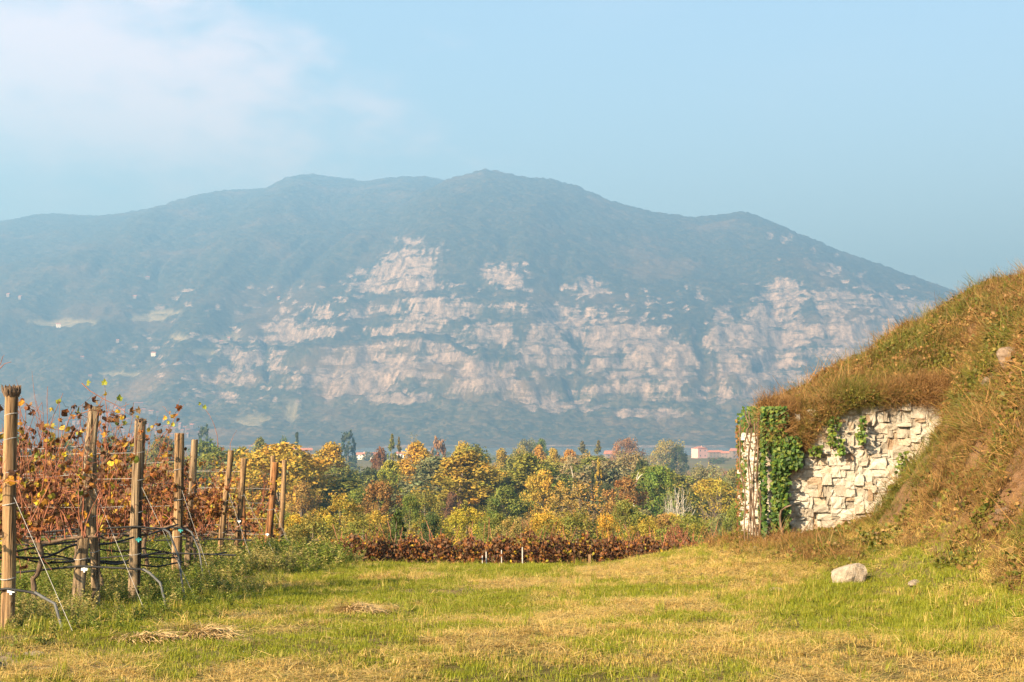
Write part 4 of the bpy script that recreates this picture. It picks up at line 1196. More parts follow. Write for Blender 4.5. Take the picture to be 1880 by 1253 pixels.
# ------------------------------------------------------------------ grapevines
def vine_leaf_mesh(seed, curl, simple_=False):
    r = np.random.default_rng(seed)
    out_ = [(0, -0.02), (0.20, -0.16), (0.46, -0.05), (0.40, 0.16), (0.58, 0.42), (0.30, 0.50), (0.24, 0.66), (0, 1.0), (-0.24, 0.66), (-0.30, 0.50), (-0.58, 0.42), (-0.40, 0.16), (-0.46, -0.05), (-0.20, -0.16)]
    if simple_: out_ = out_[::2]
    V = [(0, 0.35, -0.05)]
    for a, b in out_:
        a += r.normal() * 0.03; b += r.normal() * 0.03
        z = curl * (a * a * 1.6 + (b - 0.35) ** 2) + r.normal() * 0.05
        V.append((a, b, z))
    n = len(out_)
    return np.array(V), [(0, 1 + k, 1 + (k + 1) % n) for k in range(n)]
LEAFM = []
for s in range(5):
    v, f = vine_leaf_mesh(400 + s, [0.5, 1.0, -0.7, 1.6, 0.3][s])
    me = MB().add(v, f, (1, 1, 1)).mesh("leaf"); me.materials.append(M['vine_leaf']); LEAFM.append(me)
SIMPLE = [vine_leaf_mesh(420 + s, [0.3, 0.6, 0.9, -0.3][s], True) for s in range(4)]
PAL = {'gold': [(0.62, 0.40, 0.03), (0.52, 0.36, 0.04), (0.40, 0.34, 0.04), (0.60, 0.28, 0.03)], 'rust': [(0.30, 0.105, 0.028), (0.36, 0.14, 0.03), (0.24, 0.078, 0.024), (0.42, 0.19, 0.04)],
       'brown': [(0.15, 0.075, 0.034), (0.22, 0.12, 0.052), (0.11, 0.05, 0.024)], 'green': [(0.17, 0.21, 0.025), (0.24, 0.25, 0.03)]}
def pick(rnd, wts):
    k = rnd.choices(list(wts), list(wts.values()))[0]; c = rnd.choice(PAL[k]); j = rnd.uniform(0.42, 0.95)
    return tuple(q * j for q in c)

def xform(V, loc, rot, s):
    return np.asarray(V) @ np.array(Euler(rot).to_matrix()).T * s + np.asarray(loc)

def grapevine(x, y, seed, label, group, wts, n_cane, n_leaf, n_mass, front, h=1.9, spread=0.55, twig_r=0.0062):
    rnd = random.Random(seed)
    z0 = gz(x, y) - 0.03
    root = empty("grapevine", (x, y, z0)); tag(root, label, "vine", group)
    hc = rnd.uniform(0.62, 0.76)
    tr = wobble((0, 0, 0), (rnd.uniform(-.08, .08), rnd.uniform(-.05, .05), hc), 9, 0.035, rnd)
    mb = MB(); mb.add(*tube(tr, [0.034, 0.03, 0.027, 0.026, 0.025, 0.026, 0.028, 0.03, 0.026], 7)); mb.build("trunk", M['vine_trunk'], root, True)
    top = Vector(tr[-1]); arms = []
    for sgn in (-1, 1):
        e = top + Vector((sgn * spread, rnd.uniform(-.05, .05), rnd.uniform(-0.02, 0.1)))
        pts = wobble(top, e, 6, 0.02, rnd); arms.append(pts)
        mb = MB(); mb.add(*tube(pts, [0.02, 0.019, 0.018, 0.016, 0.014, 0.011], 6)); mb.build("arm", M['vine_trunk'], root, True)
    canes = []; massc = MB()
    for k in range(n_cane):
        b = Vector(rnd.choice(rnd.choice(arms)))
        droop = rnd.random() < 0.36
        if droop:
            e = b + Vector((rnd.uniform(-.8, .8), rnd.uniform(-.35, .3), rnd.uniform(-0.32, 0.5)))
            md = (b + e) * 0.5 + Vector((rnd.uniform(-.2, .2), rnd.uniform(-.1, .1), rnd.uniform(0.25, 0.7)))
        else:
            e = b + Vector((rnd.uniform(-.45, .45), rnd.uniform(-.28, .25), rnd.uniform(0.6, 1.08) * (h - hc)))
            md = (b + e) * 0.5 + Vector((rnd.uniform(-.22, .22), rnd.uniform(-.1, .1), rnd.uniform(-0.05, 0.2)))
        ph = [rnd.uniform(0, 6.28) for _ in range(3)]
        pts = []
        for i in range(10):
            t = i / 9; q = b * (1 - t) ** 2 + md * 2 * t * (1 - t) + e * t * t
            q = q + Vector((math.sin(t * 11 + ph[0]), math.sin(t * 9 + ph[1]), math.sin(t * 12 + ph[2]))) * 0.018
            pts.append(q)
        canes.append(pts)
        rr = [twig_r * (1.1 - 0.75 * i / 9) for i in range(10)]
        if front: mb = MB(); mb.add(*tube(pts, rr, 5)); mb.build("cane", M['cane'], root, True)
        else: massc.add(*tube(pts, rr, 4))
        for q in range(3 if front else 2):       # side shoots
            s0 = pts[rnd.randint(2, 8)]; s1 = s0 + Vector((rnd.uniform(-.3, .3), rnd.uniform(-.18, .15), rnd.uniform(-.12, .3)))
            ps = wobble(s0, s1, 5, 0.02, rnd); massc.add(*tube(ps, [twig_r * .5, twig_r * .45, twig_r * .4, twig_r * .3, twig_r * .2], 3)); canes.append(ps)
    if massc.n: massc.build("side_shoots" if front else "canes", M['cane'], root, True)["kind"] = "stuff"
    def spot():
        c = rnd.choice(canes); q = Vector(c[min(rnd.randint(1, len(c) - 1), rnd.randint(1, len(c) - 1))])
        return q + Vector((rnd.gauss(0, .03), rnd.gauss(0, .03) - 0.01, rnd.gauss(0, .03)))
    def rot(): return (rnd.uniform(0.7, 2.4) + math.pi, rnd.gauss(0, 0.7), rnd.uniform(-1.5, 1.5))
    for k in range(n_leaf):
        o = link("leaf", rnd.choice(LEAFM), root); o.location = spot(); o.rotation_euler = rot()
        s = rnd.uniform(0.038, 0.092); o.scale = (s, s, s); o.color = (*pick(rnd, wts), 1)
    mass = MB()
    for k in range(n_mass):
        v, f = rnd.choice(SIMPLE); mass.add(xform(v, spot(), rot(), rnd.uniform(0.032, 0.078)), f, pick(rnd, wts))
    if n_mass: mass.build("foliage", M['vine_leaf'], root)["kind"] = "stuff"
    return root
def row_vines(k, count, off, wts, n_leaf, n_mass, front, who, n_cane=15, h=1.9):
    ord_ = ["first", "second", "third", "fourth", "fifth", "sixth", "seventh", "eighth"]
    for i in range(count):
        px_ = P[k].location.x - off - i * 0.92
        grapevine(px_, P[k].location.y + random.uniform(-.12, .12), 500 + k * 20 + i, f"{ord_[i]} autumn grapevine left of {who}", "grapevines of the end rows", wts, n_cane, n_leaf, n_mass, front, h)
W_GOLD = {'gold': 3.4, 'rust': 3.5, 'brown': 5, 'green': 0.7}
W_RUST = {'gold': 2.0, 'rust': 6, 'brown': 4, 'green': 0.4}
W_MIX = {'gold': 2.2, 'rust': 5, 'brown': 5.5, 'green': 0.5}
row_vines(1, 1, 0.45, W_GOLD, 40, 0, True, NICK[1], 12)
row_vines(2, 2, 0.35, W_GOLD, 120, 260, True, NICK[2], 46, 2.05)
row_vines(4, 2, 0.40, W_MIX, 100, 280, True, NICK[4], 46, 2.1)
row_vines(5, 4, 0.40, W_MIX, 60, 320, True, NICK[5], 36, 2.1)
row_vines(7, 4, 0.30, W_RUST, 25, 260, False, NICK[7], 26)
row_vines(8, 4, 0.75, W_MIX, 20, 240, False, NICK[8], 26)
row_vines(10, 5, 0.5, W_RUST, 0, 280, False, NICK[10], 24)
row_vines(11, 5, 0.7, W_RUST, 0, 280, False, NICK[11], 24)
grapevine(P[6].location.x + 0.12, 20.4, 640, "orange-leaved grapevine climbing between the teal-clip post and the tilted post", "grapevines of the end rows", {'rust': 8, 'brown': 1, 'gold': 0.6}, 12, 60, 260, True, 1.75, 0.3)
# tall wandering shoots above the posts, with a last leaf or a dried bunch
def shoot(label, pix, d, leaves, r=0.004):
    o0 = at(*pix[0], d); root = empty("vine_shoot", o0); tag(root, label, "shoot", "shoots above the vine rows")
    mb = MB(); mb.add(*tube([at(a, b, d) - o0 for a, b in pix], [r * (1.2 - 0.8 * i / (len(pix) - 1)) for i in range(len(pix))], 5)); mb.build("stem", M['cane'], root, True)
    rn = random.Random(int(pix[0][0]))
    for (a, b, c) in leaves:
        o = link("leaf", rn.choice(LEAFM), root); o.location = at(a, b, d - 0.02) - o0; s = rn.uniform(0.045, 0.07); o.scale = (s, s, s)
        o.rotation_euler = (rn.uniform(0.9, 2.2), rn.gauss(0, .5), rn.uniform(-1, 1)); o.color = (*[q * rn.uniform(.9, 1.2) for q in rn.choice(PAL[c])], 1)
shoot("long dark shoot arching from the leaning post to the mossy-headed post", [(150, 704), (165, 718), (190, 733), (215, 745), (232, 758), (246, 766), (258, 766)], 14.4, [(158, 706, 'green'), (168, 738, 'brown'), (219, 735, 'green'), (240, 757, 'brown'), (244, 764, 'brown'), (256, 757, 'brown')])
shoot("thin straight shoot rising beside the leaning post", [(196, 752), (194, 735), (193, 715), (192, 702)], 14.2, [(192, 706, 'green')], 0.003)
shoot("thin upright shoot with two yellow leaves right of the tilted posts", [(402, 822), (400, 800), (394, 780), (385, 762), (374, 748), (370, 742)], 21, [(369, 743, 'green'), (376, 750, 'green')], 0.004)
shoot("bare reddish shoot above the first vines", [(82, 800), (74, 770), (66, 740), (62, 715), (58, 682)], 14.0, [(67, 758, 'brown')], 0.003)
shoot("bare twig entering at the left edge above the frayed post", [(-14, 690), (0, 676), (8, 668), (20, 665)], 11.7, [], 0.004)
shoot("forked bare twig at the left edge", [(-10, 684), (0, 668), (4, 655), (7, 652)], 11.75, [], 0.003)
shoot("leafy shoot curving up between the mossy-headed and the teal-clip post", [(285, 820), (300, 798), (314, 786), (322, 778), (330, 772)], 16.5, [(305, 770, 'gold'), (313, 777, 'gold'), (327, 772, 'brown'), (318, 782, 'gold')], 0.0035)
shoot("red-brown cane wound round the head of the leaning post", [(128, 770), (150, 760), (170, 753), (190, 757), (210, 757), (222, 748), (238, 742)], 13.75, [(172, 748, 'brown'), (180, 742, 'brown'), (163, 750, 'brown'), (186, 752, 'brown')], 0.0045)
shoot("bare cane leaning over the tilted thin post", [(420, 900), (432, 868), (445, 840), (460, 820), (478, 806)], 22.5, [(411, 826, 'brown')], 0.004)
shoot("bare cane sprouting above the short pale post", [(425, 850), (424, 815), (430, 800), (436, 790)], 23, [], 0.004)
shoot("slanting bare cane right of the frayed-top post", [(60, 960), (90, 900), (110, 850), (135, 800), (150, 770)], 13.2, [(75, 925, 'gold'), (118, 838, 'gold')], 0.0045)

# ------------------------------------------------------------------ red vine row below the meadow's edge
def hedge_vine(x, y, seed, label):
    rnd = random.Random(seed); z0 = gz(x, y)
    root = empty("grapevine", (x, y, z0)); tag(root, label, "vine", "red vines beyond the meadow")
    mb = MB(); mb.add(*tube(wobble((0, 0, 0), (rnd.uniform(-.1, .1), 0, 0.8), 6, 0.03, rnd), 0.03, 6)); mb.build("trunk", M['vine_trunk'], root, True)
    mb = MB()
    for k in range(12):
        b = Vector((rnd.uniform(-.5, .5), 0, 0.75)); mb.add(*tube(wobble(b, b + Vector((rnd.uniform(-.4, .4), rnd.uniform(-.3, .3), rnd.uniform(0.3, 0.95))), 6, 0.03, rnd), 0.006, 3))
    mb.build("canes", M['cane'], root)["kind"] = "stuff"
    mass = MB(); topz = rnd.uniform(1.12, 1.36)
    for k in range(760):
        v, f = rnd.choice(SIMPLE)
        xx = rnd.uniform(-.62, .62); zz = 0.35 + (topz - 0.35) * rnd.random() ** 0.8 + 0.08 * math.sin(xx * 9 + seed)
        p = (xx, rnd.gauss(0, 0.2), zz)
        c = pick(rnd, {'rust': 3.5, 'brown': 7, 'gold': 0.9}); c = tuple(q * 0.92 for q in c)
        mass.add(xform(v, p, (rnd.uniform(0.8, 2.3) + math.pi, rnd.gauss(0, .7), rnd.uniform(-1.6, 1.6)), rnd.uniform(0.045, 0.095)), f, c)
    mass.build("foliage", M['vine_leaf'], root)["kind"] = "stuff"
PLACES = ["far left end", "left end", "left third", "left of the cypress bush", "right of the cypress bush", "left of the middle", "middle, left of the white stakes", "middle, behind the white stakes", "right of the white stakes", "right third", "left of the stump post", "right of the stump post", "right end", "far right end"]
xs_ = np.linspace(-3.4, 4.0, 11)
for i, xx in enumerate(xs_):
    hedge_vine(xx, 31.6 + 0.2 * math.sin(i), 700 + i, f"red-brown grapevine of the front row below the meadow, {['leftmost','second','third','fourth','fifth','sixth','seventh','eighth','ninth','tenth','rightmost'][i]} from the left" if 0 < i < 10 else f"red-brown grapevine at the {'left' if i == 0 else 'right'} end of the front row below the meadow")
for i, xx in enumerate(np.linspace(-3.9, 4.6, 11)):
    hedge_vine(xx, 34.6 + 0.2 * math.cos(i), 730 + i, f"red-brown grapevine of the second row below the meadow, {['leftmost','second','third','fourth','fifth','sixth','seventh','eighth','ninth','tenth','rightmost'][i]} from the left" if 0 < i < 10 else f"red-brown grapevine at the {'left' if i == 0 else 'right'} end of the second row below the meadow")
for px_, pt, wpx, mat, d, lb in [(886, 1018, 4, 'concrete', 31.0, "short white stake, leftmost of the white stakes at the meadow's edge"), (893, 1003, 4.5, 'concrete', 31.1, "white stake second from left at the meadow's edge"), (921, 1008, 4, 'concrete', 31.2, "white stake in the middle of the meadow's edge"),
                                 (959, 1003, 4.5, 'concrete', 31.1, "tallest white stake at the meadow's edge"), (1005, 991, 3.5, 'concrete', 32.4, "thin white stake among the red vines' tops"), (941, 1000, 3, 'concrete', 31.4, "faint white stake left of the tallest one"),
                                 (1082, 1016, 8, 'wood_tan', 30.6, "tan wooden stump post in front of the red vines"), (802, 991, 8, 'wood_tan', 33.0, "tan wooden post standing among the red vines, above their tops")]:
    t = at(px_, pt, d); zb = gz(t.x, t.y) - 0.1
    mb = MB(); rr = wpx / FPX * d / 2 * (0.55 if mat == 'concrete' else 0.9)
    pts = [Vector((0, 0, 0)), Vector((0.004, 0, (t.z - zb) * 0.5)), Vector((0, 0, t.z - zb - 0.01)), Vector((0, 0, t.z - zb))]
    mb.add(*tube(pts, [rr * 1.05, rr, rr, rr * 0.6], 8)); o = mb.build("vine_stake" if mat == 'concrete' else "stump_post", M[mat]); o.location = (t.x, t.y, zb)
    tag(o, lb, "stake" if mat == 'concrete' else "post", "stakes of the red vine rows")

# ------------------------------------------------------------------ trees
def crown_points(r, kind, n):
    """cluster centres (unit crown: z 0..1, radius about 0.5) and cluster radii"""
    C = []; Rd = []
    while len(C) < n:
        p = r.uniform(-1, 1, 3)
        if kind == 'round':
            z = p[2] * 0.5 + 0.5; lim = 0.5 * math.sqrt(max(0, 1 - (2 * z - 1) ** 2)) * (1.0 if z > 0.45 else 0.92)
        elif kind == 'poplar':
            z = p[2] * 0.5 + 0.5; lim = 0.5 * max(0, math.sin(math.pi * min(1, z * 0.92 + 0.08) ** 0.75)) ** 0.7
        elif kind == 'column':
            z = p[2] * 0.5 + 0.5; lim = 0.5 * min(1, (1 - z) * 2.2) ** 0.6 * min(1, 0.5 + z * 2.5)
        elif kind == 'conifer':
            z = p[2] * 0.5 + 0.5; lim = 0.5 * (1 - z) ** 0.8
        elif kind == 'bush':
            z = p[2] * 0.5 + 0.5; lim = 0.5 * math.sqrt(max(0, 1 - z ** 2.2)) * min(1, 0.75 + z)
        else:
            z = p[2] * 0.5 + 0.5; lim = 0.5 * math.sqrt(max(0, 1 - (1.6 * z - 0.75) ** 2 * 1.2))
        a = math.atan2(p[1], p[0])
        lobes = 1 + 0.20 * math.sin(a * 3 + z * 7 + n) + 0.14 * math.sin(a * 5 - z * 11)
        q = math.sqrt(p[0] ** 2 + p[1] ** 2)
        if q > 1: continue
        if r.uniform() > 0.25 + 0.75 * q: continue
        rad = q * lim * lobes
        C.append((rad * math.cos(a), rad * math.sin(a), z)); Rd.append(r.uniform(0.07, 0.145))
    return np.array(C), np.array(Rd)

def tree_proto(kind, seed, H, W, clear, n_cl, per, ls, sparse=False, limbs=9, twigs=0):
    """returns (trunk mesh, crown mesh) for a tree H tall and W wide, crown starting at clear*H"""
    r = np.random.default_rng(seed); rnd = random.Random(seed)
    C, Rd = crown_points(r, kind, n_cl)
    C = C * np.array([W, W, H * (1 - clear)]) + np.array([0, 0, H * clear])
    tr = MB()
    R0 = 0.020 * H + 0.03
    axis_ = wobble((0, 0, 0), (rnd.uniform(-.03, .03) * H, rnd.uniform(-.03, .03) * H, H * 0.86), 9, 0.012 * H, rnd)
    tr.add(*tube(axis_, [R0 * (1 - 0.85 * i / 8) for i in range(9)], 7))
    for k in range(limbs):
        t = rnd.uniform(max(0.10, clear * 0.8), 0.8); b = Vector(axis_[int(t * 8)])
        e = Vector(C[rnd.randrange(len(C))])
        if e.z < b.z - 0.1 * H: e.z = b.z + 0.1 * H
        pts = wobble(b, e, 6, 0.02 * H, rnd); tr.add(*tube(pts, [R0 * 0.42 * (1 - t * 0.5) * (1 - 0.8 * i / 5) for i in range(6)], 5))
    for k in range(twigs):
        b = Vector((rnd.gauss(0, .10) * W, rnd.gauss(0, .10) * W, rnd.uniform(0, .35) * H)); c = Vector(C[rnd.randrange(len(C))]); c.z = max(c.z, b.z + 0.15 * H)
        pts = wobble(b, c, 5, 0.02 * H, rnd); tr.add(*tube(pts, [R0 * 0.22, R0 * .18, R0 * .14, R0 * .1, R0 * .04], 3))
    N = n_cl * per
    ci = np.repeat(np.arange(n_cl), per)
    dirs = r.normal(size=(N, 3)); dirs /= np.linalg.norm(dirs, axis=1)[:, None]
    rr = Rd[ci] * W * (r.uniform(0.15, 1.0, N) ** 0.5) * (1.25 if sparse else 1.0)
    flat = np.array([1, 1, 1.0 if kind != 'column' else 1.5])
    cen = C[ci] + dirs * rr[:, None] * flat
    cen[:, 2] = np.maximum(cen[:, 2], 0.05 * ls)
    nrm = dirs + r.normal(0, 0.7, (N, 3)) + np.array([0, 0, 0.05]); nrm /= np.linalg.norm(nrm, axis=1)[:, None]
    u = np.cross(nrm, r.normal(size=(N, 3))); u /= np.linalg.norm(u, axis=1)[:, None]; v = np.cross(nrm, u)
    s = ls * r.uniform(0.55, 1.25, N)[:, None]
    Q = np.stack([cen - u * s * 0.62, cen - v * s * 0.42 + nrm * s * 0.08, cen + u * s * 0.62, cen + v * s * 0.42 + nrm * s * 0.08], 1).reshape(-1, 3)
    F = np.arange(N * 4).reshape(-1, 4)
    clt = r.uniform(0.72, 1.22, n_cl)[ci]; ltt = r.uniform(0.85, 1.15, N)
    hue = r.normal(0, 0.07, n_cl)[ci] + r.normal(0, 0.06, N)
    zrel = (cen[:, 2] / H - 0.55)
    base = clt * ltt
    col = np.stack([base * (1 + hue + 0.15 * zrel), base * (1 - hue * 0.25), base * (1 - hue * 0.6)], 1)
    cr = MB(); cr.add(Q, F, np.repeat(np.clip(col, 0.15, 2), 4, 0))
    t_me = tr.mesh("trunk", True); c_me = cr.mesh("crown"); c_me.materials.append(M['foliage'])
    return t_me, c_me, H, W
PROTO = {
    'round': [tree_proto('round', 800 + s, 10, 8, 0.05, 110, 78, 0.30) for s in range(4)],
    'poplar': [tree_proto('poplar', 810 + s, 18, 9, 0.03, 170, 66, 0.38) for s in range(4)],
    'column': [tree_proto('column', 820 + s, 12, 3, 0.02, 70, 50, 0.26, limbs=3) for s in range(2)],
    'bush': [tree_proto('bush', 830 + s, 4.4, 4.4, 0.0, 80, 80, 0.13, limbs=4, twigs=14) for s in range(4)],
    'twiggy': [tree_proto('round', 840 + s, 5, 4.2, 0.06, 80, 34, 0.12, True, 10, 90) for s in range(3)],
    'willow': [tree_proto('willow', 850 + s, 9, 7, 0.05, 120, 64, 0.25, True, 14, 24) for s in range(3)],
    'conifer': [tree_proto('conifer', 860 + s, 14, 5, 0.02, 60, 26, 0.5, limbs=2) for s in range(1)],
    'far': [tree_proto('round', 870 + s, 10, 9, 0.05, 34, 30, 0.75, limbs=3) for s in range(4)],
    'thin': [tree_proto('willow', 880 + s, 9, 4.5, 0.15, 26, 16, 0.16, True, 18, 40) for s in range(2)],
}
for k, lst in PROTO.items():
    for t_me, c_me, H, W in lst: t_me.materials.append(M['pale_bark' if k == 'thin' else 'bark'])
COLS = {'gold': (0.275, 0.200, 0.026), 'amber': (0.27, 0.178, 0.028), 'orange': (0.28, 0.155, 0.030), 'rust': (0.19, 0.095, 0.026), 'yellowgreen': (0.205, 0.170, 0.024), 'olive': (0.125, 0.122, 0.024),
        'green': (0.085, 0.112, 0.020), 'dark': (0.048, 0.062, 0.020), 'brown': (0.19, 0.115, 0.045), 'tan': (0.205, 0.155, 0.042), 'grey': (0.13, 0.122, 0.055), 'silver': (0.165, 0.155, 0.07), 'redbrown': (0.13, 0.068, 0.032)}
TRN = random.Random(99)
def tree(kind, col, px, top, wpx, d, label, group=None, name=None, jit=0.12, variant=None):
    t_me, c_me, H, W = PROTO[kind][TRN.randrange(len(PROTO[kind])) if variant is None else variant]
    p = at(px, top, d); zg = gz(p.x, d) - 0.1
    h = max(p.z - zg, 0.6); w = wpx / FPX * d
    o = empty(name or ("shrub" if kind in ('bush',) else "tree"), (p.x, d, zg), TRN.uniform(0, 6.28))
    o.scale = (w / W * 1.46, w / W * 1.46, h / H * 1.03)
    tag(o, label, "shrub" if kind in ('bush',) else "tree", group)
    a = link("trunk", t_me, o); b = link("crown", c_me, o)
    c = COLS[col]; j = [1 + TRN.uniform(-jit, jit) for _ in range(3)]
    b.color = (c[0] * j[0] * 1.3, c[1] * j[1] * 1.3, c[2] * j[2] * 1.2, 1)
    return o

T = [
    # kind, colour, px, top, width, depth, label
    ('poplar', 'gold', 610, 823, 74, 330, "tall golden tree standing alone left of the dark hollow"),
    ('round', 'olive', 626, 868, 78, 322, "olive-green lower tree at the golden tree's foot"),
    ('round', 'dark', 676, 868, 52, 350, "dark green tree in the shaded hollow"),  # dark tree added where the hollow only lies in shadow
    ('poplar', 'gold', 768, 821, 70, 340, "broad yellow tree, highest of the middle wood"),
    ('poplar', 'yellowgreen', 718, 850, 48, 300, "yellow-green tree left of the broad yellow tree"),
    ('poplar', 'gold', 820, 850, 58, 290, "golden feathery tree between the yellow and the dark green tree"),
    ('round', 'green', 868, 833, 66, 330, "big dark green tree in the middle of the wood"),
    ('poplar', 'gold', 893, 856, 42, 280, "slim golden tree in front of the big dark green tree"),
    ('round', 'amber', 852, 826, 44, 380, "amber crown peeping out behind the dark green tree"),
    ('round', 'rust', 700, 895, 60, 170, "rust-red tree above the yellow-green bush"),
    ('bush', 'yellowgreen', 627, 918, 84, 110, "bright yellow-green bush right of the vine posts"),
    ('bush', 'olive', 575, 950, 92, 70, "olive bush just behind the last vine posts"),
    ('bush', 'amber', 694, 945, 50, 100, "amber bush left of the dark cypress bush"),
    ('column', 'dark', 731, 944, 30, 36, "narrow dark green cypress bush rising among the red vines"),
    ('bush', 'green', 752, 918, 46, 120, "green bush behind the cypress bush"),
    ('bush', 'dark', 793, 953, 46, 80, "low dark evergreen bush above the tan wooden post"),
    ('bush', 'yellowgreen', 857, 936, 76, 105, "yellow-green bush in the middle, above the red vines"),
    ('bush', 'tan', 938, 955, 52, 90, "pale tan bush left of the wide orange bush"),
    ('round', 'olive', 950, 845, 54, 310, "olive tree right of the slim golden tree"),
    ('round', 'gold', 995, 874, 58, 230, "dark gold tree with open branches"),
    ('poplar', 'orange', 990, 826, 36, 420, "orange crown on the skyline of the wood, left one"),
    ('poplar', 'amber', 1016, 827, 34, 430, "amber crown on the skyline beside the orange one"),
    ('poplar', 'orange', 1046, 829, 36, 440, "bright orange crown on the skyline, right one"),
    ('poplar', 'amber', 920, 832, 40, 430, "amber tree on the skyline right of the dark green tree"),
    ('round', 'tan', 958, 829, 34, 450, "pale tan tree on the skyline of the wood"),
    ('willow', 'silver', 1056, 845, 54, 300, "greyish willow with a bare pale trunk showing"),
    ('twiggy', 'tan', 1062, 898, 108, 105, "wide twiggy orange-tan bush, largest in the front"),
    ('bush', 'olive', 1056, 942, 84, 88, "green base of leaves in front of the wide twiggy bush"),
    ('bush', 'gold', 1113, 948, 40, 92, "small yellow bush right of the wide twiggy bush"),
    ('bush', 'olive', 1147, 930, 62, 98, "olive-green bush right of the small yellow bush"),
    ('willow', 'silver', 1158, 842, 60, 330, "feathery pale willow behind the leaning white trunk"),
    ('round', 'rust', 1147, 886, 58, 210, "rusty-brown tree under the pale willow"),
    ('round', 'green', 1206, 868, 64, 240, "round leafy green tree right of the leaning white trunk"),
    ('thin', 'tan', 1245, 890, 44, 150, "nearly bare pale-stemmed tree right of the round green tree"),
    ('thin', 'silver', 1228, 905, 26, 145, "second bare pale-stemmed tree, shorter"),
    ('twiggy', 'gold', 1312, 888, 66, 190, "round golden-olive tree beside the wall corner"),
    ('bush', 'grey', 1322, 950, 46, 95, "grey-green bush low beside the wall corner"),
    ('bush', 'olive', 1348, 935, 40, 80, "olive bush half hidden behind the wall corner"),
    ('bush', 'redbrown', 1238, 968, 42, 70, "dark red-brown shrub at the right end of the red vines"),
    ('bush', 'olive', 1275, 965, 56, 85, "dull olive shrub between the red-brown shrub and the grey-green bush"),
    ('willow', 'tan', 1223, 813, 46, 900, "tall pinkish-tan tree left of the pink house"),
    ('round', 'dark', 1243, 824, 28, 890, "dark green tree beside the pinkish-tan tree"),
    ('column', 'olive', 1098, 815, 16, 620, "dark slim poplar standing above the wood on the right"),
    ('column', 'grey', 1069, 816, 20, 640, "grey slim poplar left of the dark slim poplar"),
    ('willow', 'brown', 1150, 812, 42, 760, "broad brownish tree before the red roofs"),
    ('willow', 'grey', 966, 815, 34, 700, "grey-brown tree on the skyline, left of the orange crowns"),
    ('round', 'green', 992, 814, 28, 720, "dull green tree on the skyline behind the orange crown"),
    ('column', 'olive', 720, 805, 15, 520, "taller of the two slim dark poplars above the wood"),
    ('column', 'olive', 733, 810, 10, 525, "shorter of the two slim dark poplars above the wood"),
    ('far', 'dark', 640, 795, 27, 1000, "round dark tree on the far ridge by the village"),
    ('round', 'redbrown', 698, 832, 28, 430, "dark brown tree below the two slim poplars"),
    ('thin', 'tan', 760, 800, 20, 600, "pale wispy tree sticking out above the yellow tree"),
    ('far', 'brown', 805, 809, 30, 620, "brownish round tree right of the wispy tree"),
    ('conifer', 'dark', 546, 798, 14, 900, "dark fir on the far ridge"),
    ('far', 'green', 523, 805, 14, 900, "dull green tree left of the dark fir"),
    ('far', 'dark', 376, 785, 24, 1000, "dark tree seen above the orange-leaved vine"),
    ('poplar', 'yellowgreen', 528, 824, 38, 420, "yellow-green tree right behind the last vine post"),
    ('round', 'brown', 570, 850, 40, 400, "brown tree left of the tall golden tree"),
    ('round', 'tan', 556, 895, 48, 210, "reddish-tan bush tree behind the last vine post"),
    ('poplar', 'olive', 480, 812, 40, 480, "olive-gold tree seen between the vine posts"),
    ('round', 'olive', 450, 835, 50, 300, "olive tree behind the short pale post"),
    ('round', 'green', 380, 822, 60, 420, "green tree behind the orange-leaved vine"),
    ('round', 'olive', 300, 815, 60, 440, "olive tree behind the teal-clip post"),
    ('round', 'green', 210, 812, 70, 460, "green tree behind the leaning sawn post"),
    ('round', 'olive', 110, 815, 70, 450, "olive tree behind the first vines"),
    ('round', 'green', 30, 812, 70, 460, "green tree behind the frayed-top post"),
    ('round', 'redbrown', 830, 910, 30, 220, "small dark red tree in the middle of the wood"),
    ('bush', 'olive', 780, 905, 60, 170, "olive undergrowth between the rust-red and the small dark red tree"),
    ('round', 'olive', 930, 900, 60, 200, "green-olive tree with hanging branches, centre of the wood"),
    ('round', 'olive', 660, 905, 60, 200, "olive tree left of the rust-red tree"),
    ('column', 'dark', 1087, 868, 14, 260, "dark ivy-clad trunk under the slim poplar"),
    ('column', 'amber', 1098, 850, 14, 280, "amber-leaved slim tree next to the dark ivy-clad trunk"),
    ('round', 'amber', 1078, 842, 26, 380, "amber tree behind the greyish willow"),
    ('round', 'dark', 1178, 855, 34, 300, "dark green tree behind the leaning white trunk"),
    ('round', 'dark', 1112, 895, 28, 240, "dark green thicket below the amber-leaved slim tree"),
    ('round', 'dark', 1262, 905, 44, 200, "dark green thicket behind the bare pale-stemmed trees"),
    ('bush', 'grey', 1180, 945, 60, 120, "grey-green undergrowth below the round green tree"),
    ('bush', 'olive', 1000, 948, 56, 115, "green-grey undergrowth left of the wide twiggy bush"),
    ('bush', 'green', 905, 945, 50, 130, "green undergrowth right of the middle yellow-green bush"),
    ('willow', 'silver', 1300, 862, 60, 330, "pale feathery willow left of the wall corner"),
    ('round', 'grey', 1345, 872, 46, 280, "grey-olive tree touching the wall corner"),
]
for kind, col, px, tp, w, d, lb in T: tree(kind, col, px, tp, w, d, lb)
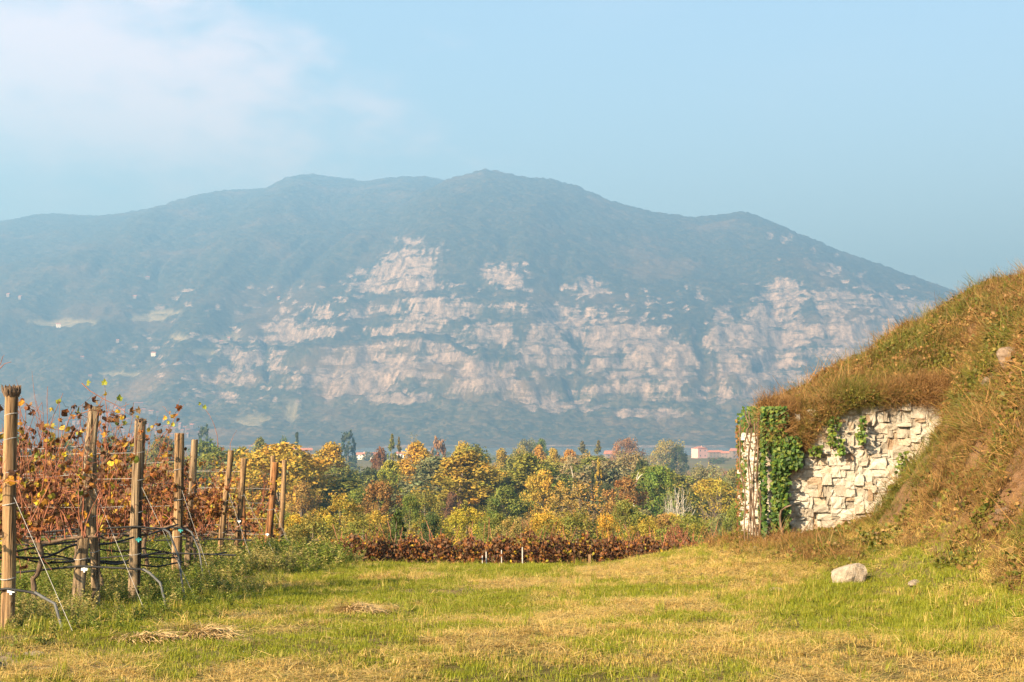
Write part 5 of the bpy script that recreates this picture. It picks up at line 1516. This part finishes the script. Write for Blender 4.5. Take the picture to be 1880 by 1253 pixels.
# leaning white trunk
o0 = at(1163, 905, 228); zb = gz(o0.x, 228); o0 = Vector((o0.x, 228, zb)); root = empty("dead_tree", o0); tag(root, "bare leaning white trunk curving up to the right in the wood", "tree")
mb = MB(); mb.add(*tube([Vector((0, 0, 0))] + [at(a, b, 228) - o0 for a, b in [(1163, 900), (1167, 886), (1172, 876), (1179, 870)]], [0.2, 0.15, 0.12, 0.09, 0.04], 7)); mb.build("trunk", M['pale_bark'], root, True)
mb = MB(); mb.add(*tube([at(a, b, 228) - o0 for a, b in [(1167, 886), (1169, 874), (1172, 866)]], [0.08, 0.06, 0.03], 6)); mb.build("limb", M['pale_bark'], root, True)
o0 = at(1052, 890, 292); zb = gz(o0.x, 292); o0 = Vector((o0.x, 292, zb)); root = empty("dead_tree", o0); tag(root, "bare pale forked trunk in front of the greyish willow", "tree")
mb = MB(); mb.add(*tube([Vector((0, 0, 0))] + [at(a, b, 292) - o0 for a, b in [(1052, 892), (1052, 876), (1049, 862), (1047, 856)]], [0.2, 0.15, 0.12, 0.08, 0.04], 7)); mb.build("trunk", M['pale_bark'], root, True)
for pth in ([(1052, 878), (1058, 868), (1062, 862)], [(1052, 890), (1060, 886), (1068, 880)]):
    mb = MB(); mb.add(*tube([at(a, b, 292) - o0 for a, b in pth], [0.08, 0.06, 0.03], 6)); mb.build("limb", M['pale_bark'], root, True)

# filling of the wood: trees nothing in the photograph tells apart
FR = random.Random(1234)
CWORD = {'gold': 'golden', 'amber': 'amber', 'orange': 'orange', 'rust': 'rusty', 'yellowgreen': 'yellow-green', 'olive': 'olive', 'green': 'green', 'dark': 'dark', 'brown': 'brown', 'tan': 'tan', 'grey': 'grey-green', 'silver': 'pale', 'redbrown': 'dark red'}
import re as _re
def nick(lb): return _re.split(r",| left| right| in | beside| between| on | behind| above| with| at | standing| peeping| just| low| half| seen| touching| under| rising| before| below| sticking| next| among| of ", lb)[0]
NICKS = [(px, tp, nick(lb)) for kind, col, px, tp, w, d, lb in T if len(nick(lb).split()) > 1]
SEEN = {}
def fill_label(kind, col, px, tp, tail):
    q = min(NICKS, key=lambda a: abs(a[0] - px) + 0.6 * abs(a[1] - tp))
    rel = "just left of" if px < q[0] - 3 else "just right of" if px > q[0] + 3 else "behind" if tp < q[1] else "in front of"
    lb = f"{CWORD[col]} {'bush' if kind in ('bush', 'twiggy') else 'tree'} {rel} the {q[2]}, {tail}"
    SEEN[lb] = SEEN.get(lb, 0) + 1
    return lb if SEEN[lb] == 1 else f"{lb}, {['', '', 'second', 'third', 'fourth', 'fifth', 'sixth', 'seventh', 'eighth', 'ninth', 'tenth'][min(SEEN[lb], 10)]} one"
def fill(n, pxr, dr, hr, cols, kinds, wf, label, group, avoid=None, maxtop=None):
    for i in range(n):
        px = FR.uniform(*pxr); d = math.exp(FR.uniform(math.log(dr[0]), math.log(dr[1])))
        x = (px - 940) / FPX * d
        if avoid and avoid(px, d): continue
        zg = gz(x, d); h = FR.uniform(*hr); tp = HOR - (zg + h - CAMZ) / d * FPX
        if maxtop is not None: tp = max(tp, maxtop(px) + FR.uniform(0, 8)); h = max(2.0, CAMZ - (tp - HOR) / FPX * d - zg)
        k = FR.choice(kinds); w = h * FR.uniform(*wf) / d * FPX
        cc = FR.choice(cols); tree(k, cc, px, tp, w, d, fill_label(k, cc, px, tp, label), group)
lim = lambda px: np.interp(px, [0, 300, 500, 640, 700, 760, 900, 1050, 1100, 1200, 1260, 1360], [812, 815, 822, 828, 834, 828, 834, 836, 848, 866, 882, 882])
fill(110, (-60, 1340), (230, 520), (9, 16), ['gold', 'olive', 'yellowgreen', 'amber', 'green', 'olive', 'yellowgreen', 'olive', 'grey', 'yellowgreen'], ['round', 'round', 'poplar', 'willow'], (0.65, 0.95), "deep in the wood", "trees filling the valley wood", None, lim)
fill(48, (420, 1350), (85, 200), (3, 6), ['olive', 'gold', 'tan', 'olive', 'yellowgreen', 'yellowgreen', 'brown'], ['bush', 'bush', 'twiggy'], (0.7, 1.05), "on the slope", "bushes below the red vines", None, lambda px: 948)
fill(70, (-60, 1010), (560, 1500), (8, 14), ['grey', 'olive', 'green', 'brown', 'olive'], ['far'], (0.9, 1.5), "small and hazy", "far trees left of the lake", None, lambda px: 812)
fill(26, (1010, 1360), (620, 820), (5, 8), ['grey', 'brown', 'olive', 'tan'], ['far'], (0.9, 1.6), "by the pool", "far trees by the wetland", lambda px, d: 1238 < px < 1290, lambda px: 845)
fill(30, (1000, 1370), (1350, 1850), (6, 10), ['grey', 'green', 'brown', 'green'], ['far'], (0.9, 1.6), "near the shore", "far trees on the near shore", None, lambda px: 838)
# reeds round the pool
rb = []
for i in range(2600):
    a = RNG.uniform(0, 6.28); q = 1.0 + abs(RNG.normal(0, 0.9)); rb.append((130 + 66 * q * math.cos(a), 905 + 74 * q * math.sin(a)))
rb = np.array(rb); rz_ = gza(rb[:, 0], rb[:, 1]); k = rz_ > -29.6
lib_collection("reeds", [withmat(blades(40, 2.6, 1.5, 3.0, 0.12, 0.35, 0, 150 + s), "reeds", "bank_plants") for s in range(3)])
scatter("reed_bed", "reeds", np.stack([rb[:, 0], rb[:, 1], rz_], 1)[k], np.stack([0 * rz_, 0 * rz_, RNG.uniform(0, 6.28, len(rz_))], 1)[k], RNG.uniform(0.7, 1.3, len(rz_))[k], np.clip(0.72 + RNG.normal(0, .12, len(rz_)), 0, 1)[k], "brown reed bed round the wetland pool", "reeds")

# ------------------------------------------------------------------ buildings
def house(loc, w, dp, h, roof_h, rz, wall_mat, label, group=None, cols=3, rows=2, hip=False, name="house", win=True, cat="house"):
    o = empty(name, loc, rz); tag(o, label, cat, group)
    mb = MB(); mb.add(*box(-w / 2, w / 2, -dp / 2, dp / 2, -3, h)); mb.build("wall", M[wall_mat], o)
    e = 0.5; rr = w / 2 - dp / 2 if hip else w / 2 + e
    rr = max(rr, 0.05)
    V = [(-w / 2 - e, -dp / 2 - e, h + .01), (w / 2 + e, -dp / 2 - e, h + .01), (w / 2 + e, dp / 2 + e, h + .01), (-w / 2 - e, dp / 2 + e, h + .01), (-rr, 0, h + roof_h), (rr, 0, h + roof_h)]
    mb = MB(); mb.add(V, [(0, 1, 5, 4), (2, 3, 4, 5)]); mb.add(V, [(1, 2, 5), (3, 0, 4)]); mb.add(V[:4], [(3, 2, 1, 0)])
    rf = mb.build("roof", M['roof_tile'], o)
    mb = MB(); mb.add(*box(w * 0.2, w * 0.2 + 0.8, -0.3, 0.5, h + roof_h * 0.4, h + roof_h + 0.9)); mb.build("chimney", M[wall_mat], rf)
    if win:
        for i in range(cols):
            for j in range(rows):
                cx = -w / 2 + w * (i + 0.5) / cols; cz = h * (j + 0.5) / rows + 0.1; ww = min(1.3, w / cols * 0.45); wh = min(1.8, h / rows * 0.55)
                mb = MB(); mb.add(*box(cx - ww / 2, cx + ww / 2, -dp / 2 - 0.06, -dp / 2 + 0.1, cz - wh / 2, cz + wh / 2)); mb.build("window", M['dark_opening'], o)
    return o
def valley(px, d): x = (px - 940) / FPX * d; return (x, d, gz(x, d))
house(valley(1283, 1640), 14, 12, 11.0, 2.4, 0.55, 'pink_plaster', "pink tower house with a low red roof by the lake", None, 2, 2, True)
house(valley(1312, 1690), 16, 9, 6.2, 2.4, 0.1, 'far_plaster', "long low house with a red roof right beside the pink tower house", None, 4, 2)
house(valley(1334, 1650), 13, 9, 5.5, 2.4, -0.3, 'far_plaster', "red-roofed house second right of the pink tower house", None, 3, 2)
house(valley(1350, 1620), 12, 10, 8.5, 3.0, 0.2, 'far_plaster', "red-roofed house nearest the wall corner", None, 3, 2)
house(valley(1123, 1500), 15, 10, 8.0, 3.6, 0.2, 'far_plaster', "red-roofed house half hidden behind the broad brownish tree", None, 3, 2)
house(valley(1142, 1480), 8, 8, 8.5, 2.6, 0.4, 'pink_plaster', "small pink house right of the half hidden house", None, 2, 2)
house(valley(1110, 860), 9, 6, 3.0, 1.2, 0.3, 'white_plaster', "small white shed among the trees by the wetland", None, 2, 1, name="shed", cat="shed")
house(valley(690, 1500), 9, 7, 6, 2.4, 0.3, 'white_plaster', "white house on the ridge right of the round dark tree", None, 3, 2)
house(valley(665, 1550), 11, 7, 5.5, 2.2, -0.2, 'cream_plaster', "cream house on the ridge just right of the round dark tree", None, 3, 2)
house(valley(735, 1500), 7, 6, 7, 2.2, 0.2, 'white_plaster', "white house behind the two slim poplars", None, 2, 2)
house(valley(785, 1700), 9, 6, 5, 2.2, 0.2, 'cream_plaster', "cream house seen right of the wispy tree", None, 3, 2)
HR = random.Random(8)
for px, lb in [(512, "long cream house at the left of the ridge hamlet"), (530, "cream house in the middle of the ridge hamlet"), (548, "cream house behind the dark fir"), (565, "tall cream house at the right of the ridge hamlet"), (606, "low cream house between hamlet and round dark tree")]:
    x, y, z = valley(px, 1500); house((x, y, z + 4), HR.uniform(8, 13), 7, HR.uniform(6, 8), 2.4, HR.uniform(-.4, .4), HR.choice(['cream_plaster', 'far_plaster', 'pink_plaster']), lb, None, 3, 2)
for px, py, s, lb in [(281, 657, 1.1, "white church-like house alone on the wooded mountainside"), (245, 549, 0.9, "tiny pale house high on the left mountainside"), (268, 514, 0.9, "tiny pale house highest on the left mountainside"), (105, 602, 1.2, "pale farmhouse on the hillside pasture"),
                      (405, 632, 0.9, "pale house left of the cliffs, upper one"), (420, 626, 0.9, "pale house left of the cliffs beside the upper pasture"), (150, 665, 0.8, "small pale house on the lower left mountainside"), (215, 632, 0.8, "small pale house above the white church-like house"), (165, 696, 0.8, "small pale house low on the left mountainside"),
                      (12, 548, 1.0, "pale house at the left edge of the mountainside"), (34, 552, 1.0, "second pale house near the left edge of the mountainside"), (510, 551, 0.8, "tiny pale house on the spur left of the cliffs")]:
    p = mount_hit(px, py)
    if p: house((p.x, p.y, p.z + 2), 11 * s, 8 * s, 6 * s, 3 * s, HR.uniform(-.5, .5), 'cream_plaster' if s > 1.05 else 'far_plaster', lb, None, 3, 2, win=False)
nt_ = 0
for i in range(400):
    if nt_ >= 95: break
    px = HR.gauss(225, 85) if HR.random() < 0.7 else HR.uniform(150, 520); py = HR.uniform(745, 812)
    if px < -20 or py < 812 - 70 * math.exp(-((px - 225) / 130) ** 2) - 6: continue
    p = mount_hit(px, py)
    if p is None:
        continue
    s = HR.uniform(0.3, 0.5); nt_ += 1
    house((p.x, p.y - 20, p.z + 3), HR.uniform(12, 24) * s, 11 * s, HR.uniform(9, 15) * s, 4 * s, HR.uniform(-.6, .6), 'far_plaster', "hazy pale house in the town at the mountain's foot", "houses of the far town", 3, 2, win=False)
